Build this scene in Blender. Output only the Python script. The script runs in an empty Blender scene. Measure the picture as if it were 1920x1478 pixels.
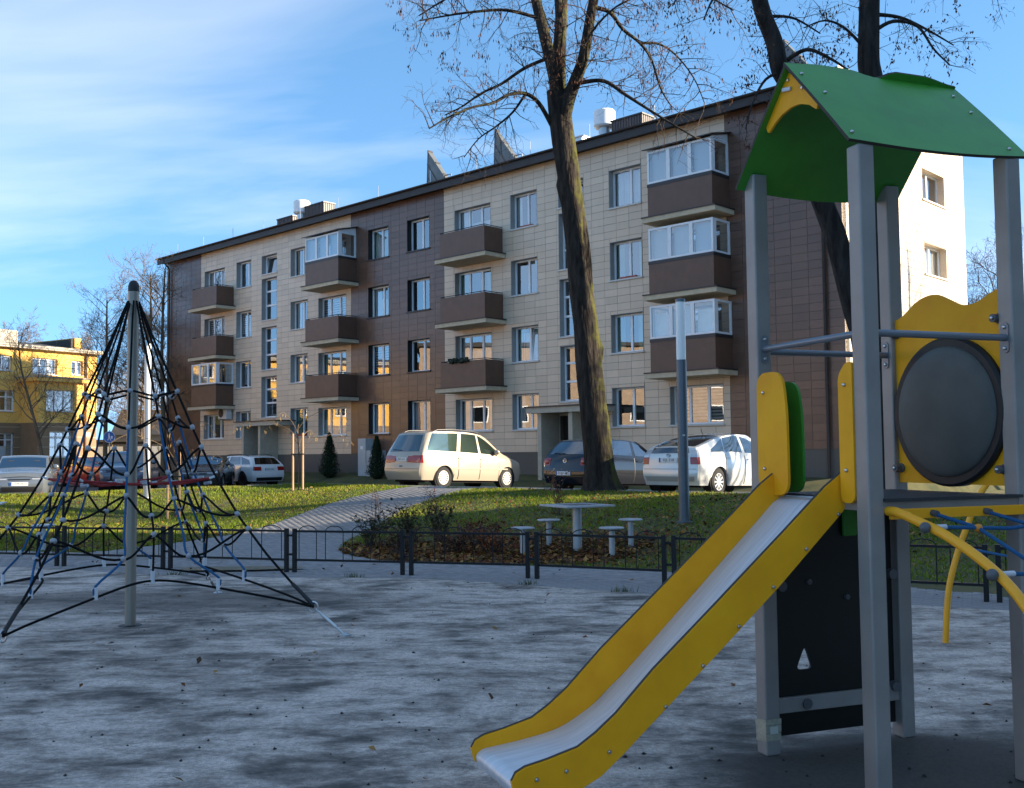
import bpy, bmesh, math, random
import numpy as np
from mathutils import Vector, Matrix
R = math.radians
random.seed(7); rng = np.random.default_rng(7)
SC = bpy.context.scene
COL = SC.collection
# ------------------------------------------------------------------ camera
PITCH, ROLL, FPX = .0559, .0104, 1937.18
cam = bpy.data.cameras.new('camera'); co = bpy.data.objects.new('camera', cam); COL.objects.link(co)
cam.sensor_width = 36; cam.lens = 36 * FPX / 1920; cam.clip_start = .05; cam.clip_end = 3000
fw = Vector((0, math.cos(PITCH), math.sin(PITCH))); rt = Vector((1, 0, 0)); up = rt.cross(fw)
rt2 = rt * math.cos(ROLL) - up * math.sin(ROLL); up2 = up * math.cos(ROLL) + rt * math.sin(ROLL)
mw = Matrix((rt2, up2, -fw)).transposed().to_4x4(); mw.translation = (0, 0, 1.7); co.matrix_world = mw
SC.camera = co
# ------------------------------------------------------------------ sky, sun, exposure
SUN_AZ, SUN_EL = R(98), R(17)          # azimuth to the right of straight ahead (+Y), height
sd = Vector((math.sin(SUN_AZ) * math.cos(SUN_EL), math.cos(SUN_AZ) * math.cos(SUN_EL), math.sin(SUN_EL)))
wd = bpy.data.worlds.new('World'); SC.world = wd; wd.use_nodes = True
nt = wd.node_tree; N = nt.nodes; LK = nt.links; N.clear()
out = N.new('ShaderNodeOutputWorld'); bg = N.new('ShaderNodeBackground'); bg.inputs[1].default_value = .15
sky = N.new('ShaderNodeTexSky'); sky.sky_type = 'NISHITA'; sky.sun_disc = False
sky.sun_elevation = SUN_EL; sky.sun_rotation = SUN_AZ; sky.air_density = 1.0; sky.dust_density = .1; sky.ozone_density = 2.2
tc = N.new('ShaderNodeTexCoord'); sep = N.new('ShaderNodeSeparateXYZ'); LK.new(tc.outputs['Generated'], sep.inputs[0])
def wmath(op, a, b=None):
    n = N.new('ShaderNodeMath'); n.operation = op
    for k, q in enumerate((a, b)):
        if q is None: continue
        if isinstance(q, (int, float)): n.inputs[k].default_value = q
        else: LK.new(q, n.inputs[k])
    return n.outputs[0]
# look a little higher into the dome near the horizon (clear, dry November air)
sv = N.new('ShaderNodeCombineXYZ'); LK.new(sep.outputs[0], sv.inputs[0]); LK.new(sep.outputs[1], sv.inputs[1]); LK.new(wmath('ADD', wmath('MULTIPLY', wmath('MAXIMUM', sep.outputs[2], 0.0), 1.0), .27), sv.inputs[2]); LK.new(sv.outputs[0], sky.inputs['Vector'])
zz = wmath('ADD', wmath('MAXIMUM', sep.outputs[2], 0.0), .34)
cmb = N.new('ShaderNodeCombineXYZ')
LK.new(wmath('DIVIDE', sep.outputs[0], zz), cmb.inputs[0]); LK.new(wmath('DIVIDE', sep.outputs[1], zz), cmb.inputs[1])
mp = N.new('ShaderNodeMapping'); mp.inputs['Rotation'].default_value = (0, 0, R(-24)); mp.inputs['Scale'].default_value = (.55, 1.5, 1); mp.inputs['Location'].default_value = (8.2, 7.0, 0)
LK.new(cmb.outputs[0], mp.inputs[0])
cn = N.new('ShaderNodeTexNoise'); cn.inputs['Scale'].default_value = 1.15; cn.inputs['Detail'].default_value = 6; cn.inputs['Roughness'].default_value = .52; cn.inputs['Distortion'].default_value = .5
LK.new(mp.outputs[0], cn.inputs['Vector'])
cr = N.new('ShaderNodeMapRange'); cr.inputs[1].default_value = .47; cr.inputs[2].default_value = .80; cr.inputs[3].default_value = 0; cr.inputs[4].default_value = .46
LK.new(cn.outputs['Fac'], cr.inputs[0])
mx = N.new('ShaderNodeMix'); mx.data_type = 'RGBA'
LK.new(cr.outputs[0], mx.inputs['Factor']); hs = N.new('ShaderNodeHueSaturation'); hs.inputs['Hue'].default_value = .494; hs.inputs['Saturation'].default_value = 1.12; LK.new(sky.outputs[0], hs.inputs['Color']); LK.new(hs.outputs[0], mx.inputs[6]); mx.inputs[7].default_value = (4.3, 4.15, 4.0, 1)
LK.new(mx.outputs[2], bg.inputs[0]); LK.new(bg.outputs[0], out.inputs[0])
sl = bpy.data.lights.new('sun', 'SUN'); sl.energy = 5.0; sl.angle = R(.53); sl.color = (1, .85, .64)
so = bpy.data.objects.new('sun', sl); COL.objects.link(so); so.location = (60, 20, 40)
so.rotation_euler = (-sd).to_track_quat('-Z', 'Y').to_euler()
SC.view_settings.view_transform = 'Standard'; SC.view_settings.look = 'None'
SC.view_settings.exposure = 1.55; SC.view_settings.gamma = 1
# ------------------------------------------------------------------ materials
MATS = {}
def M(name, col, rough=.6, metal=0., var=0., vs=4., bump=0., bs=40., col2=None, coat=0., spec=.5, detail=4., stretch=None, th=None):
    m = bpy.data.materials.new(name); m.use_nodes = True; MATS[name] = m
    n = m.node_tree.nodes; l = m.node_tree.links; b = n['Principled BSDF']
    c4 = tuple(col) + (1,)
    b.inputs['Base Color'].default_value = c4; b.inputs['Roughness'].default_value = rough; b.inputs['Metallic'].default_value = metal
    b.inputs['Specular IOR Level'].default_value = spec
    if coat: b.inputs['Coat Weight'].default_value = coat; b.inputs['Coat Roughness'].default_value = .06
    t = n.new('ShaderNodeTexCoord'); src = t.outputs['Object']
    if stretch:
        mpn = n.new('ShaderNodeMapping'); mpn.inputs['Scale'].default_value = stretch; l.new(src, mpn.inputs[0]); src = mpn.outputs[0]
    if var or col2:
        nz = n.new('ShaderNodeTexNoise'); nz.inputs['Scale'].default_value = vs; nz.inputs['Detail'].default_value = detail; nz.inputs['Roughness'].default_value = .6
        l.new(src, nz.inputs['Vector'])
        mr = n.new('ShaderNodeMapRange'); lo, hi = th or (.3, .7)
        mr.inputs[1].default_value = lo; mr.inputs[2].default_value = hi; l.new(nz.outputs['Fac'], mr.inputs[0])
        mxx = n.new('ShaderNodeMix'); mxx.data_type = 'RGBA'; l.new(mr.outputs[0], mxx.inputs['Factor'])
        mxx.inputs[6].default_value = tuple(max(0, x * (1 - var)) for x in col) + (1,)
        mxx.inputs[7].default_value = (tuple(col2) if col2 else tuple(min(1, x * (1 + var)) for x in col)) + (1,)
        l.new(mxx.outputs[2], b.inputs['Base Color'])
    if bump:
        nb = n.new('ShaderNodeTexNoise'); nb.inputs['Scale'].default_value = bs; nb.inputs['Detail'].default_value = 3
        l.new(src, nb.inputs['Vector'])
        bp = n.new('ShaderNodeBump'); bp.inputs['Strength'].default_value = bump; bp.inputs['Distance'].default_value = .01
        l.new(nb.outputs['Fac'], bp.inputs['Height']); l.new(bp.outputs[0], b.inputs['Normal'])
    return m
def attr_mat(name, rough=.75, spec=.3, trans=0.):
    m = bpy.data.materials.new(name); m.use_nodes = True; MATS[name] = m
    n = m.node_tree.nodes; l = m.node_tree.links; b = n['Principled BSDF']
    a = n.new('ShaderNodeAttribute'); a.attribute_name = 'Col'; l.new(a.outputs['Color'], b.inputs['Base Color'])
    b.inputs['Roughness'].default_value = rough; b.inputs['Specular IOR Level'].default_value = spec
    if trans:
        o = n['Material Output']; tr = n.new('ShaderNodeBsdfTranslucent'); l.new(a.outputs['Color'], tr.inputs[0])
        ms = n.new('ShaderNodeMixShader'); ms.inputs[0].default_value = trans
        l.new(b.outputs[0], ms.inputs[1]); l.new(tr.outputs[0], ms.inputs[2]); l.new(ms.outputs[0], o.inputs[0])
    return m
def glass_mat(name, tint=(.9, .95, .95), refl=.3, rough=.0):
    m = bpy.data.materials.new(name); m.use_nodes = True; MATS[name] = m
    n = m.node_tree.nodes; l = m.node_tree.links; n.clear(); o = n.new('ShaderNodeOutputMaterial')
    tr = n.new('ShaderNodeBsdfTransparent'); tr.inputs[0].default_value = tuple(tint) + (1,)
    gl = n.new('ShaderNodeBsdfGlossy'); gl.inputs['Roughness'].default_value = rough; gl.inputs[0].default_value = (.95, .97, 1, 1)
    lw = n.new('ShaderNodeLayerWeight'); lw.inputs[0].default_value = .5; pw = n.new('ShaderNodeMath'); pw.operation = 'POWER'; pw.inputs[1].default_value = 4.; l.new(lw.outputs['Facing'], pw.inputs[0])
    mr = n.new('ShaderNodeMapRange'); mr.inputs[3].default_value = refl; mr.inputs[4].default_value = 1.; l.new(pw.outputs[0], mr.inputs[0])
    ms = n.new('ShaderNodeMixShader'); l.new(mr.outputs[0], ms.inputs[0]); l.new(tr.outputs[0], ms.inputs[1]); l.new(gl.outputs[0], ms.inputs[2])
    # slight waviness of real panes
    t = n.new('ShaderNodeTexCoord'); nz = n.new('ShaderNodeTexNoise'); nz.inputs['Scale'].default_value = 1.3; nz.inputs['Detail'].default_value = 1
    l.new(t.outputs['Object'], nz.inputs['Vector']); bp = n.new('ShaderNodeBump'); bp.inputs['Strength'].default_value = .05; bp.inputs['Distance'].default_value = .02
    l.new(nz.outputs['Fac'], bp.inputs['Height']); l.new(bp.outputs[0], gl.inputs['Normal'])
    l.new(ms.outputs[0], o.inputs[0]); return m
# ------------------------------------------------------------------ mesh helpers
class MB:
    def __init__(s): s.v = []; s.f = []; s.c = []
    def add(s, vs, fs):
        o = len(s.v); s.v += [tuple(p) for p in vs]; s.f += [tuple(i + o for i in f) for f in fs]; return s
    def box(s, c, d, rz=0., rx=0., ry=0.):
        m = Matrix.Rotation(rz, 3, 'Z') @ Matrix.Rotation(ry, 3, 'Y') @ Matrix.Rotation(rx, 3, 'X'); c = Vector(c)
        vs = [c + m @ Vector((x * d[0] / 2, y * d[1] / 2, z * d[2] / 2)) for x in (-1, 1) for y in (-1, 1) for z in (-1, 1)]
        return s.add(vs, [(0, 1, 3, 2), (4, 6, 7, 5), (0, 4, 5, 1), (2, 3, 7, 6), (0, 2, 6, 4), (1, 5, 7, 3)])
    def bx(s, x0, x1, y0, y1, z0, z1):
        return s.box(((x0 + x1) / 2, (y0 + y1) / 2, (z0 + z1) / 2), (abs(x1 - x0), abs(y1 - y0), abs(z1 - z0)))
    def quad(s, a, b, c, d): return s.add([a, b, c, d], [(0, 1, 2, 3)])
    def grid(s, P, flip=False):
        n, m = len(P), len(P[0]); vs = [p for row in P for p in row]; fs = []
        for i in range(n - 1):
            for j in range(m - 1):
                q = (i * m + j, i * m + j + 1, (i + 1) * m + j + 1, (i + 1) * m + j); fs.append(q[::-1] if flip else q)
        return s.add(vs, fs)
    def tube(s, pts, r, n=8, cap=True, closed=False):
        pts = [Vector(p) for p in pts]; K = len(pts)
        rr = list(r) if isinstance(r, (list, tuple)) else [r] * K
        vs = []; fs = []; nrm = None
        for i, p in enumerate(pts):
            if closed: t = pts[(i + 1) % K] - pts[i - 1]
            else: t = pts[min(i + 1, K - 1)] - pts[max(i - 1, 0)]
            if t.length < 1e-9: t = Vector((0, 0, 1))
            t.normalize()
            if nrm is None: nrm = t.orthogonal().normalized()
            else:
                nrm = nrm - t * nrm.dot(t)
                if nrm.length < 1e-6: nrm = t.orthogonal()
                nrm.normalize()
            bn = t.cross(nrm)
            for k in range(n):
                a = 2 * math.pi * k / n; vs.append(p + (nrm * math.cos(a) + bn * math.sin(a)) * rr[i])
        L = K if closed else K - 1
        for i in range(L):
            i2 = (i + 1) % K
            for k in range(n): fs.append((i * n + k, i * n + (k + 1) % n, i2 * n + (k + 1) % n, i2 * n + k))
        if cap and not closed: fs += [tuple(range(n))[::-1], tuple((K - 1) * n + k for k in range(n))]
        return s.add(vs, fs)
    def lathe(s, prof, n=24, c=(0, 0, 0), axis='z', cap=True):
        vs = []; fs = []; K = len(prof); c = Vector(c)
        for r, z in prof:
            for k in range(n):
                a = 2 * math.pi * k / n; x, y = r * math.cos(a), r * math.sin(a)
                p = {'z': (x, y, z), 'x': (z, x, y), 'y': (y, z, x)}[axis]; vs.append(c + Vector(p))
        for i in range(K - 1):
            for k in range(n): fs.append((i * n + k, i * n + (k + 1) % n, (i + 1) * n + (k + 1) % n, (i + 1) * n + k))
        if cap and prof[0][0] > 1e-6: fs.append(tuple(range(n))[::-1])
        if cap and prof[-1][0] > 1e-6: fs.append(tuple((K - 1) * n + k for k in range(n)))
        return s.add(vs, fs)
    def sphere(s, c, r, n=10, m=6, sc=(1, 1, 1)):
        c = Vector(c); vs = [c + Vector((0, 0, -r * sc[2]))]; fs = []
        for i in range(1, m):
            ph = -math.pi / 2 + math.pi * i / m
            for k in range(n):
                a = 2 * math.pi * k / n
                vs.append(c + Vector((r * sc[0] * math.cos(ph) * math.cos(a), r * sc[1] * math.cos(ph) * math.sin(a), r * sc[2] * math.sin(ph))))
        vs.append(c + Vector((0, 0, r * sc[2]))); T = len(vs) - 1
        for k in range(n): fs.append((0, 1 + (k + 1) % n, 1 + k)); fs.append((T, T - n + k, T - n + (k + 1) % n))
        for i in range(m - 2):
            for k in range(n):
                a = 1 + i * n; fs.append((a + k, a + (k + 1) % n, a + n + (k + 1) % n, a + n + k))
        return s.add(vs, fs)
    def prism(s, poly, t0, t1, fn):
        """poly: 2-D outline, fn(a,b,t)->3-D"""
        n = len(poly); vs = [fn(a, b, t0) for a, b in poly] + [fn(a, b, t1) for a, b in poly]
        return s.add(vs, [tuple(range(n)), tuple(range(2 * n - 1, n - 1, -1))] + [(i, i + n, (i + 1) % n + n, (i + 1) % n) for i in range(n)])
    def mesh(s, name, smooth=False, sharp=None):
        me = bpy.data.meshes.new(name); me.from_pydata(s.v, [], s.f)
        b = bmesh.new(); b.from_mesh(me)
        if sharp == 'weld': bmesh.ops.remove_doubles(b, verts=b.verts, dist=.0008)
        if len(s.f) < 40000: bmesh.ops.recalc_face_normals(b, faces=b.faces)
        b.to_mesh(me); b.free()
        if smooth:
            me.polygons.foreach_set('use_smooth', [True] * len(me.polygons))
            me.set_sharp_from_angle(angle=R(smooth if smooth is not True else 40))
        me.update(); return me
    def build(s, name, mat, parent=None, loc=None, rz=0., smooth=False, bevel=0., weld=False):
        me = s.mesh(name, smooth, 'weld' if weld else None); o = link(name, me, mat, parent, loc, rz)
        if bevel:
            b = o.modifiers.new('bevel', 'BEVEL'); b.width = bevel; b.segments = 2; b.limit_method = 'ANGLE'
        return o
def link(name, me, mat, parent=None, loc=None, rz=0.):
    if mat is not None and not me.materials: me.materials.append(mat if not isinstance(mat, str) else MATS[mat])
    o = bpy.data.objects.new(name, me); COL.objects.link(o)
    if parent is not None: o.parent = parent
    if loc is not None: o.location = loc
    if rz: o.rotation_euler.z = rz
    return o
def tag(o, label=None, cat=None, group=None, kind=None):
    for k, q in (('label', label), ('category', cat), ('group', group), ('kind', kind)):
        if q: o[k] = q
    return o
def thing(name, label, cat, loc=(0, 0, 0), rz=0., group=None):
    o = bpy.data.objects.new(name, None); COL.objects.link(o); o.location = loc; o.rotation_euler.z = rz; o.empty_display_size = .2
    return tag(o, label, cat, group)
def fast_mesh(name, V, F, col=None):
    """V (n,3), F (m,k) arrays -> mesh; col (m,3) per face"""
    V = np.asarray(V, np.float32); F = np.asarray(F, np.int32); me = bpy.data.meshes.new(name); k = F.shape[1]; m = len(F)
    me.vertices.add(len(V)); me.vertices.foreach_set('co', V.ravel())
    me.loops.add(m * k); me.loops.foreach_set('vertex_index', F.ravel())
    me.polygons.add(m); me.polygons.foreach_set('loop_start', np.arange(0, m * k, k, dtype=np.int32)); me.polygons.foreach_set('loop_total', np.full(m, k, np.int32))
    me.update(calc_edges=True)
    if col is not None:
        a = me.color_attributes.new('Col', 'FLOAT_COLOR', 'CORNER')
        c = np.ones((m, k, 4), np.float32); c[:, :, :3] = np.asarray(col)[:, None, :]; a.data.foreach_set('color', c.ravel())
    return me
def text_mesh(s, size):
    cu = bpy.data.curves.new('lettering', 'FONT'); cu.body = s; cu.size = size; cu.align_x = 'CENTER'; cu.align_y = 'CENTER'; cu.resolution_u = 2
    o = bpy.data.objects.new('lettering', cu); COL.objects.link(o); bpy.context.view_layer.update()
    me = bpy.data.meshes.new_from_object(o.evaluated_get(bpy.context.evaluated_depsgraph_get()))
    bpy.data.objects.remove(o); bpy.data.curves.remove(cu); return me
def clamp(x, a=0., b=1.): return max(a, min(b, x))
def sst(x): x = clamp(x); return x * x * (3 - 2 * x)
def lerp(a, b, t): return a + (b - a) * t
def cr_eval(P, t):
    """Catmull-Rom through list of tuples, t in [0,len-1]"""
    n = len(P); i = int(min(max(math.floor(t), 0), n - 2)); f = t - i
    p0, p1, p2, p3 = P[max(i - 1, 0)], P[i], P[i + 1], P[min(i + 2, n - 1)]
    return tuple(.5 * (2 * b + (c - a) * f + (2 * a - 5 * b + 4 * c - d) * f * f + (3 * b - a - 3 * c + d) * f ** 3) for a, b, c, d in zip(p0, p1, p2, p3))
def crv(P, k=6): return [cr_eval(P, i / k) for i in range((len(P) - 1) * k + 1)]
# ------------------------------------------------------------------ place frame of the block, terrain heights
TH = .7605; C0 = Vector((10.6682, 32.858, 0)); DU = Vector((-math.cos(TH), math.sin(TH), 0)); GV = Vector((math.sin(TH), math.cos(TH), 0))
def uw(x, y): p = Vector((x, y, 0)) - C0; return p.dot(DU), -p.dot(GV)
def P_uw(u, w, z=0.): p = C0 + DU * u - GV * w; return Vector((p.x, p.y, z))
def kerb_q(x, y):
    u, w = uw(x, y); return min(w - 10.8, (x + 6.9) * .302 - (y - 34.7) * .953), u, w
def H(x, y):
    q, u, w = kerb_q(x, y); crest = .7 - .25 * clamp((u - 14) / 6)
    if q > 0: return crest * (1 - sst(q / 8.5))
    if w < 2.4 and -2 < u < 46: return lerp(.78, .36, clamp((w - .1) / 2.2))
    return max(crest + .055 * q, .2)
# ================================================================== SETTING
M('grass_ground', (.07, .085, .018), .95, var=.45, vs=1.4, bump=.6, bs=60, col2=(.13, .11, .035), th=(.35, .75))
M('asphalt', (.055, .054, .055), .9, var=.25, vs=3, bump=.4, bs=120)
M('concrete_kerb', (.36, .34, .31), .9, var=.2, vs=8, bump=.3, bs=60)
M('paver', (.25, .24, .235), .9, var=.25, vs=6, bump=.35, bs=90)
M('joint_sand', (.19, .18, .17), .95, var=.3, vs=20)
M('tan_sand', (.2, .165, .11), .95, var=.2, vs=6, bump=.2)
# frosty rubber
def rubber_mat():
    m = bpy.data.materials.new('frosty_rubber'); m.use_nodes = True; MATS['frosty_rubber'] = m
    n = m.node_tree.nodes; l = m.node_tree.links; b = n['Principled BSDF']
    g = n.new('ShaderNodeNewGeometry'); pos = g.outputs['Position']
    def noise(sc, det=4, rough=.6, vec=None, dist=0.):
        q = n.new('ShaderNodeTexNoise'); q.inputs['Scale'].default_value = sc; q.inputs['Detail'].default_value = det; q.inputs['Roughness'].default_value = rough; q.inputs['Distortion'].default_value = dist
        l.new(vec or pos, q.inputs['Vector']); return q.outputs['Fac']
    def mt(op, a, c=None, cl=False):
        q = n.new('ShaderNodeMath'); q.operation = op; q.use_clamp = cl
        for k, e in enumerate((a, c)):
            if e is None: continue
            if isinstance(e, (int, float)): q.inputs[k].default_value = e
            else: l.new(e, q.inputs[k])
        return q.outputs[0]
    def mr(x, a, c, d=0., e=1.):
        q = n.new('ShaderNodeMapRange'); q.interpolation_type = 'SMOOTHSTEP'; l.new(x, q.inputs[0])
        for k, z in zip((1, 2, 3, 4), (a, c, d, e)): q.inputs[k].default_value = z
        return q.outputs[0]
    mp = n.new('ShaderNodeMapping'); mp.inputs['Rotation'].default_value = (0, 0, R(35)); mp.inputs['Scale'].default_value = (1, 2.2, 1); l.new(pos, mp.inputs[0])
    big = noise(.55, 3, .55); mid = noise(1.9, 5, .62, mp.outputs[0], .4); fine = noise(9, 4, .6); speck = noise(260, 2, .5); grain = noise(48, 4, .8)
    f = mt('ADD', mt('ADD', mt('MULTIPLY', big, .45), mt('MULTIPLY', noise(1.25, 4, .6, None, .8), .6)), mt('ADD', mt('MULTIPLY', mid, .65), mt('MULTIPLY', fine, .2)))
    f = mt('POWER', mr(f, .70, 1.10), 1.15)
    f = mt('MULTIPLY', f, mr(noise(38, 5, .8), .28, .68, .45, 1.12)); f = mt('MULTIPLY', f, mr(noise(3.3, 5, .7, mp.outputs[0], 1.2), .30, .52, .45, 1.))
    def ellipse(cx, cy, rx, ry, a, r0, r1):
        q = n.new('ShaderNodeMapping'); q.vector_type = 'TEXTURE'; q.inputs['Location'].default_value = (cx, cy, 0); q.inputs['Rotation'].default_value = (0, 0, a); q.inputs['Scale'].default_value = (rx, ry, 1e3)
        l.new(pos, q.inputs[0]); ln = n.new('ShaderNodeVectorMath'); ln.operation = 'LENGTH'; l.new(q.outputs[0], ln.inputs[0])
        w = mt('ADD', ln.outputs['Value'], mt('MULTIPLY', mt('SUBTRACT', mid, .5), .5)); return mr(w, r0, r1)
    # frost never formed under the roof of the tower; a bare patch behind the net's mast
    f = mt('MULTIPLY', f, ellipse(2.15, 5.3, 1.15, .95, .36, .75, 1.35))
    f = mt('MULTIPLY', f, mt('ADD', mt('MULTIPLY', ellipse(-3.9, 12.2, 3.0, 1.0, -.1, .45, 1.35), .7), .3))
    f = mt('MULTIPLY', f, mr(speck, .25, .6, .35, 1.05))
    mx = n.new('ShaderNodeMix'); mx.data_type = 'RGBA'; l.new(mt('MULTIPLY', f, .95), mx.inputs['Factor'])
    base = n.new('ShaderNodeMix'); base.data_type = 'RGBA'; l.new(grain, base.inputs['Factor'])
    base.inputs[6].default_value = (.03, .027, .024, 1); base.inputs[7].default_value = (.12, .108, .095, 1)
    l.new(base.outputs[2], mx.inputs[6]); mx.inputs[7].default_value = (.78, .665, .575, 1)
    l.new(mx.outputs[2], b.inputs['Base Color']); b.inputs['Roughness'].default_value = .9; b.inputs['Specular IOR Level'].default_value = .25
    bp = n.new('ShaderNodeBump'); bp.inputs['Strength'].default_value = .5; bp.inputs['Distance'].default_value = .004; l.new(grain, bp.inputs['Height']); l.new(bp.outputs[0], b.inputs['Normal'])
rubber_mat()
# terrain sheet: fine in the middle, out to the horizon
xs = [-900, -400, -200, -110] + [-70 + 2 * i for i in range(20)] + [-30 + .6 * i for i in range(84)] + [20.4 + 2 * i for i in range(15)] + [60, 110, 220, 420, 900]
ys = [-500, -200, -80, -30, -10] + [-4 + 1.0 * i for i in range(16)] + [12 + .6 * i for i in range(80)] + [60 + 4 * i for i in range(15)] + [130, 170, 260, 500, 900, 1500]
P = [[(x, y, H(x, y) if abs(x) < 80 and y < 130 else .2) for y in ys] for x in xs]
tag(MB().grid(P).build('ground', 'grass_ground', smooth=True), kind='structure')
# rubber playground surface (front edge runs just before the fence)
EDGE = [(-14, 17.6), (-8.0, 16.15), (-5.8, 15.1), (-4.1, 14.5), (-2.9, 14.25), (-1.47, 14.05), (-.45, 13.6), (1.49, 12.35), (3.1, 11.75), (4.5, 11.1), (7, 9.7), (10, 7.6)]
e2 = crv([(x, y, 0) for x, y in EDGE], 4)
rub = MB(); rows = []
for x, y, _ in e2:
    rows.append([(x, lerp(y, -7, t), .012) for t in (0, .05, .12, .2, .3, .4, .5, .6, .7, .8, .9, 1)])
rub.grid(rows)
rub.grid([[p[0], (p[0][0], p[0][1], -.03)] for p in rows])
tag(rub.build('playground_surface', 'frosty_rubber', smooth=True), kind='structure')
# paved strip along the fence, and the walk up to the car park
FENCE = [(-10.6, 17.25), (-8.82, 16.62), (-7.0, 16.07), (-5.2, 15.6), (-3.2, 14.92), (-1.48, 14.42), (.25, 13.9), (1.95, 13.06), (3.6, 12.22), (5.22, 11.37), (6.8, 10.45)]
def fence_y(x):
    for (a, b), (c, d) in zip(FENCE, FENCE[1:]):
        if a <= x <= c: return b + (d - b) * (x - a) / (c - a)
    return FENCE[0][1] if x < FENCE[0][0] else FENCE[-1][1]
def edge_y(x):
    for p, q in zip(e2, e2[1:]):
        if p[0] <= x <= q[0]: return p[1] + (q[1] - p[1]) * (x - p[0]) / (q[0] - p[0])
    return e2[0][1] if x < e2[0][0] else e2[-1][1]
WL = crv([(-2.75, 30.75, 0), (-3.9, 28.9, 0), (-4.95, 26.7, 0), (-5.6, 23.8, 0), (-6.2, 21, 0), (-7.2, 18.6, 0), (-8.4, 17.2, 0)], 6)
WR = crv([(-.95, 29.0, 0), (-1.7, 27.2, 0), (-2.57, 24.7, 0), (-3.0, 22.3, 0), (-3.2, 19.8, 0), (-2.9, 17.6, 0), (-1.9, 16.2, 0)], 6)
def in_walk(x, y):
    if y > 30.6 or y < 16: return False
    def ex(W):
        for p, q in zip(W, W[1:]):
            if min(p[1], q[1]) <= y <= max(p[1], q[1]): return p[0] + (q[0] - p[0]) * (y - p[1]) / (q[1] - p[1] + 1e-9)
        return W[-1][0]
    return ex(WL) < x < ex(WR)
def strip_depth(x): return 1.55 + .5 * sst((-3 - x) / 4)
def in_strip(x, y): return -13 < x < 9 and edge_y(x) - .02 < y < fence_y(x) + strip_depth(x)
pv = MB()
rows = []
for i in range(90):
    x = -13 + 22 * i / 89; y0, y1 = edge_y(x) + .02, fence_y(x) + strip_depth(x)
    rows.append([(x, lerp(y0, y1, t), .006) for t in (0, .5, 1)])
pv.grid(rows)
rows = []
for a, b in zip(WL, WR):
    rows.append([(lerp(a[0], b[0], t), lerp(a[1], b[1], t), H(lerp(a[0], b[0], t), lerp(a[1], b[1], t)) + .012) for t in (0, .25, .5, .75, 1)])
pv.grid(rows)
pave = tag(pv.build('pavement', 'joint_sand', smooth=True), kind='structure')
# individual pavers (20 x 10 cm), laid in running bond across the view
def paver_mesh():
    m = MB(); a, b, h, c = .0982, .0482, .03, .004
    m.add([(-a, -b, 0), (a, -b, 0), (a, b, 0), (-a, b, 0), (-a, -b, h - c), (a, -b, h - c), (a, b, h - c), (-a, b, h - c), (-a + c, -b + c, h), (a - c, -b + c, h), (a - c, b - c, h), (-a + c, b - c, h)],
          [(0, 1, 5, 4), (1, 2, 6, 5), (2, 3, 7, 6), (3, 0, 4, 7), (4, 5, 9, 8), (5, 6, 10, 9), (6, 7, 11, 10), (7, 4, 8, 11), (8, 9, 10, 11)]); return m
pts = []
ca, sa = math.cos(R(-24)), math.sin(R(-24))
for r in range(-40, 260):
    for c in range(-120, 90):
        lx, ly = (c + .5 * (r % 2)) * .2, r * .1
        x, y = lx * ca - ly * sa, lx * sa + ly * ca + 10
        ins = in_strip(x, y) and edge_y(x) + .06 < y
        if ins or in_walk(x, y): pts.append((x, y, (.006 - .0245 if ins else H(x, y) + .012 - .0283) + rng.uniform(-.0015, .0015)))
pts = [p for p in pts if abs(p[0] - .0) < p[1] * .56 + .4]
pts.sort(key=lambda p: (p[0] ** 2 + p[1] ** 2) + (0 if p[1] < fence_y(p[0]) else 30))
pm = paver_mesh(); pme = pm.mesh('paver')
for p in pts[:300]: link('paver', pme, 'paver', pave, p, R(-24) + rng.uniform(-.006, .006))
pvv = np.array(pm.v); pvf = pm.f; rest = np.array(pts[300:])
rot = np.array([[ca, -sa, 0], [sa, ca, 0], [0, 0, 1]]); tv = pvv @ rot.T
VV = (rest[:, None, :] + tv[None]).reshape(-1, 3); FF = (np.array(pvf)[None] + (np.arange(len(rest)) * len(pvv))[:, None, None]).reshape(-1, 4)
tag(link('paver_field', fast_mesh('paver_field', VV, FF), 'paver', pave), kind='stuff')
# tan patches worn through the surface
for (cx, cy, rx, ry, z) in ((-4.1, 15.25, .9, .28, .041),):
    m = MB(); ring = [(cx + rx * math.cos(a) * (1 + .18 * math.sin(3 * a + 1)), cy + ry * math.sin(a) * (1 + .15 * math.cos(2 * a)), z) for a in [2 * math.pi * k / 28 for k in range(28)]]
    m.add(ring, [tuple(range(28))]); tag(m.build('bare_patch', 'tan_sand'), kind='structure')
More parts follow.
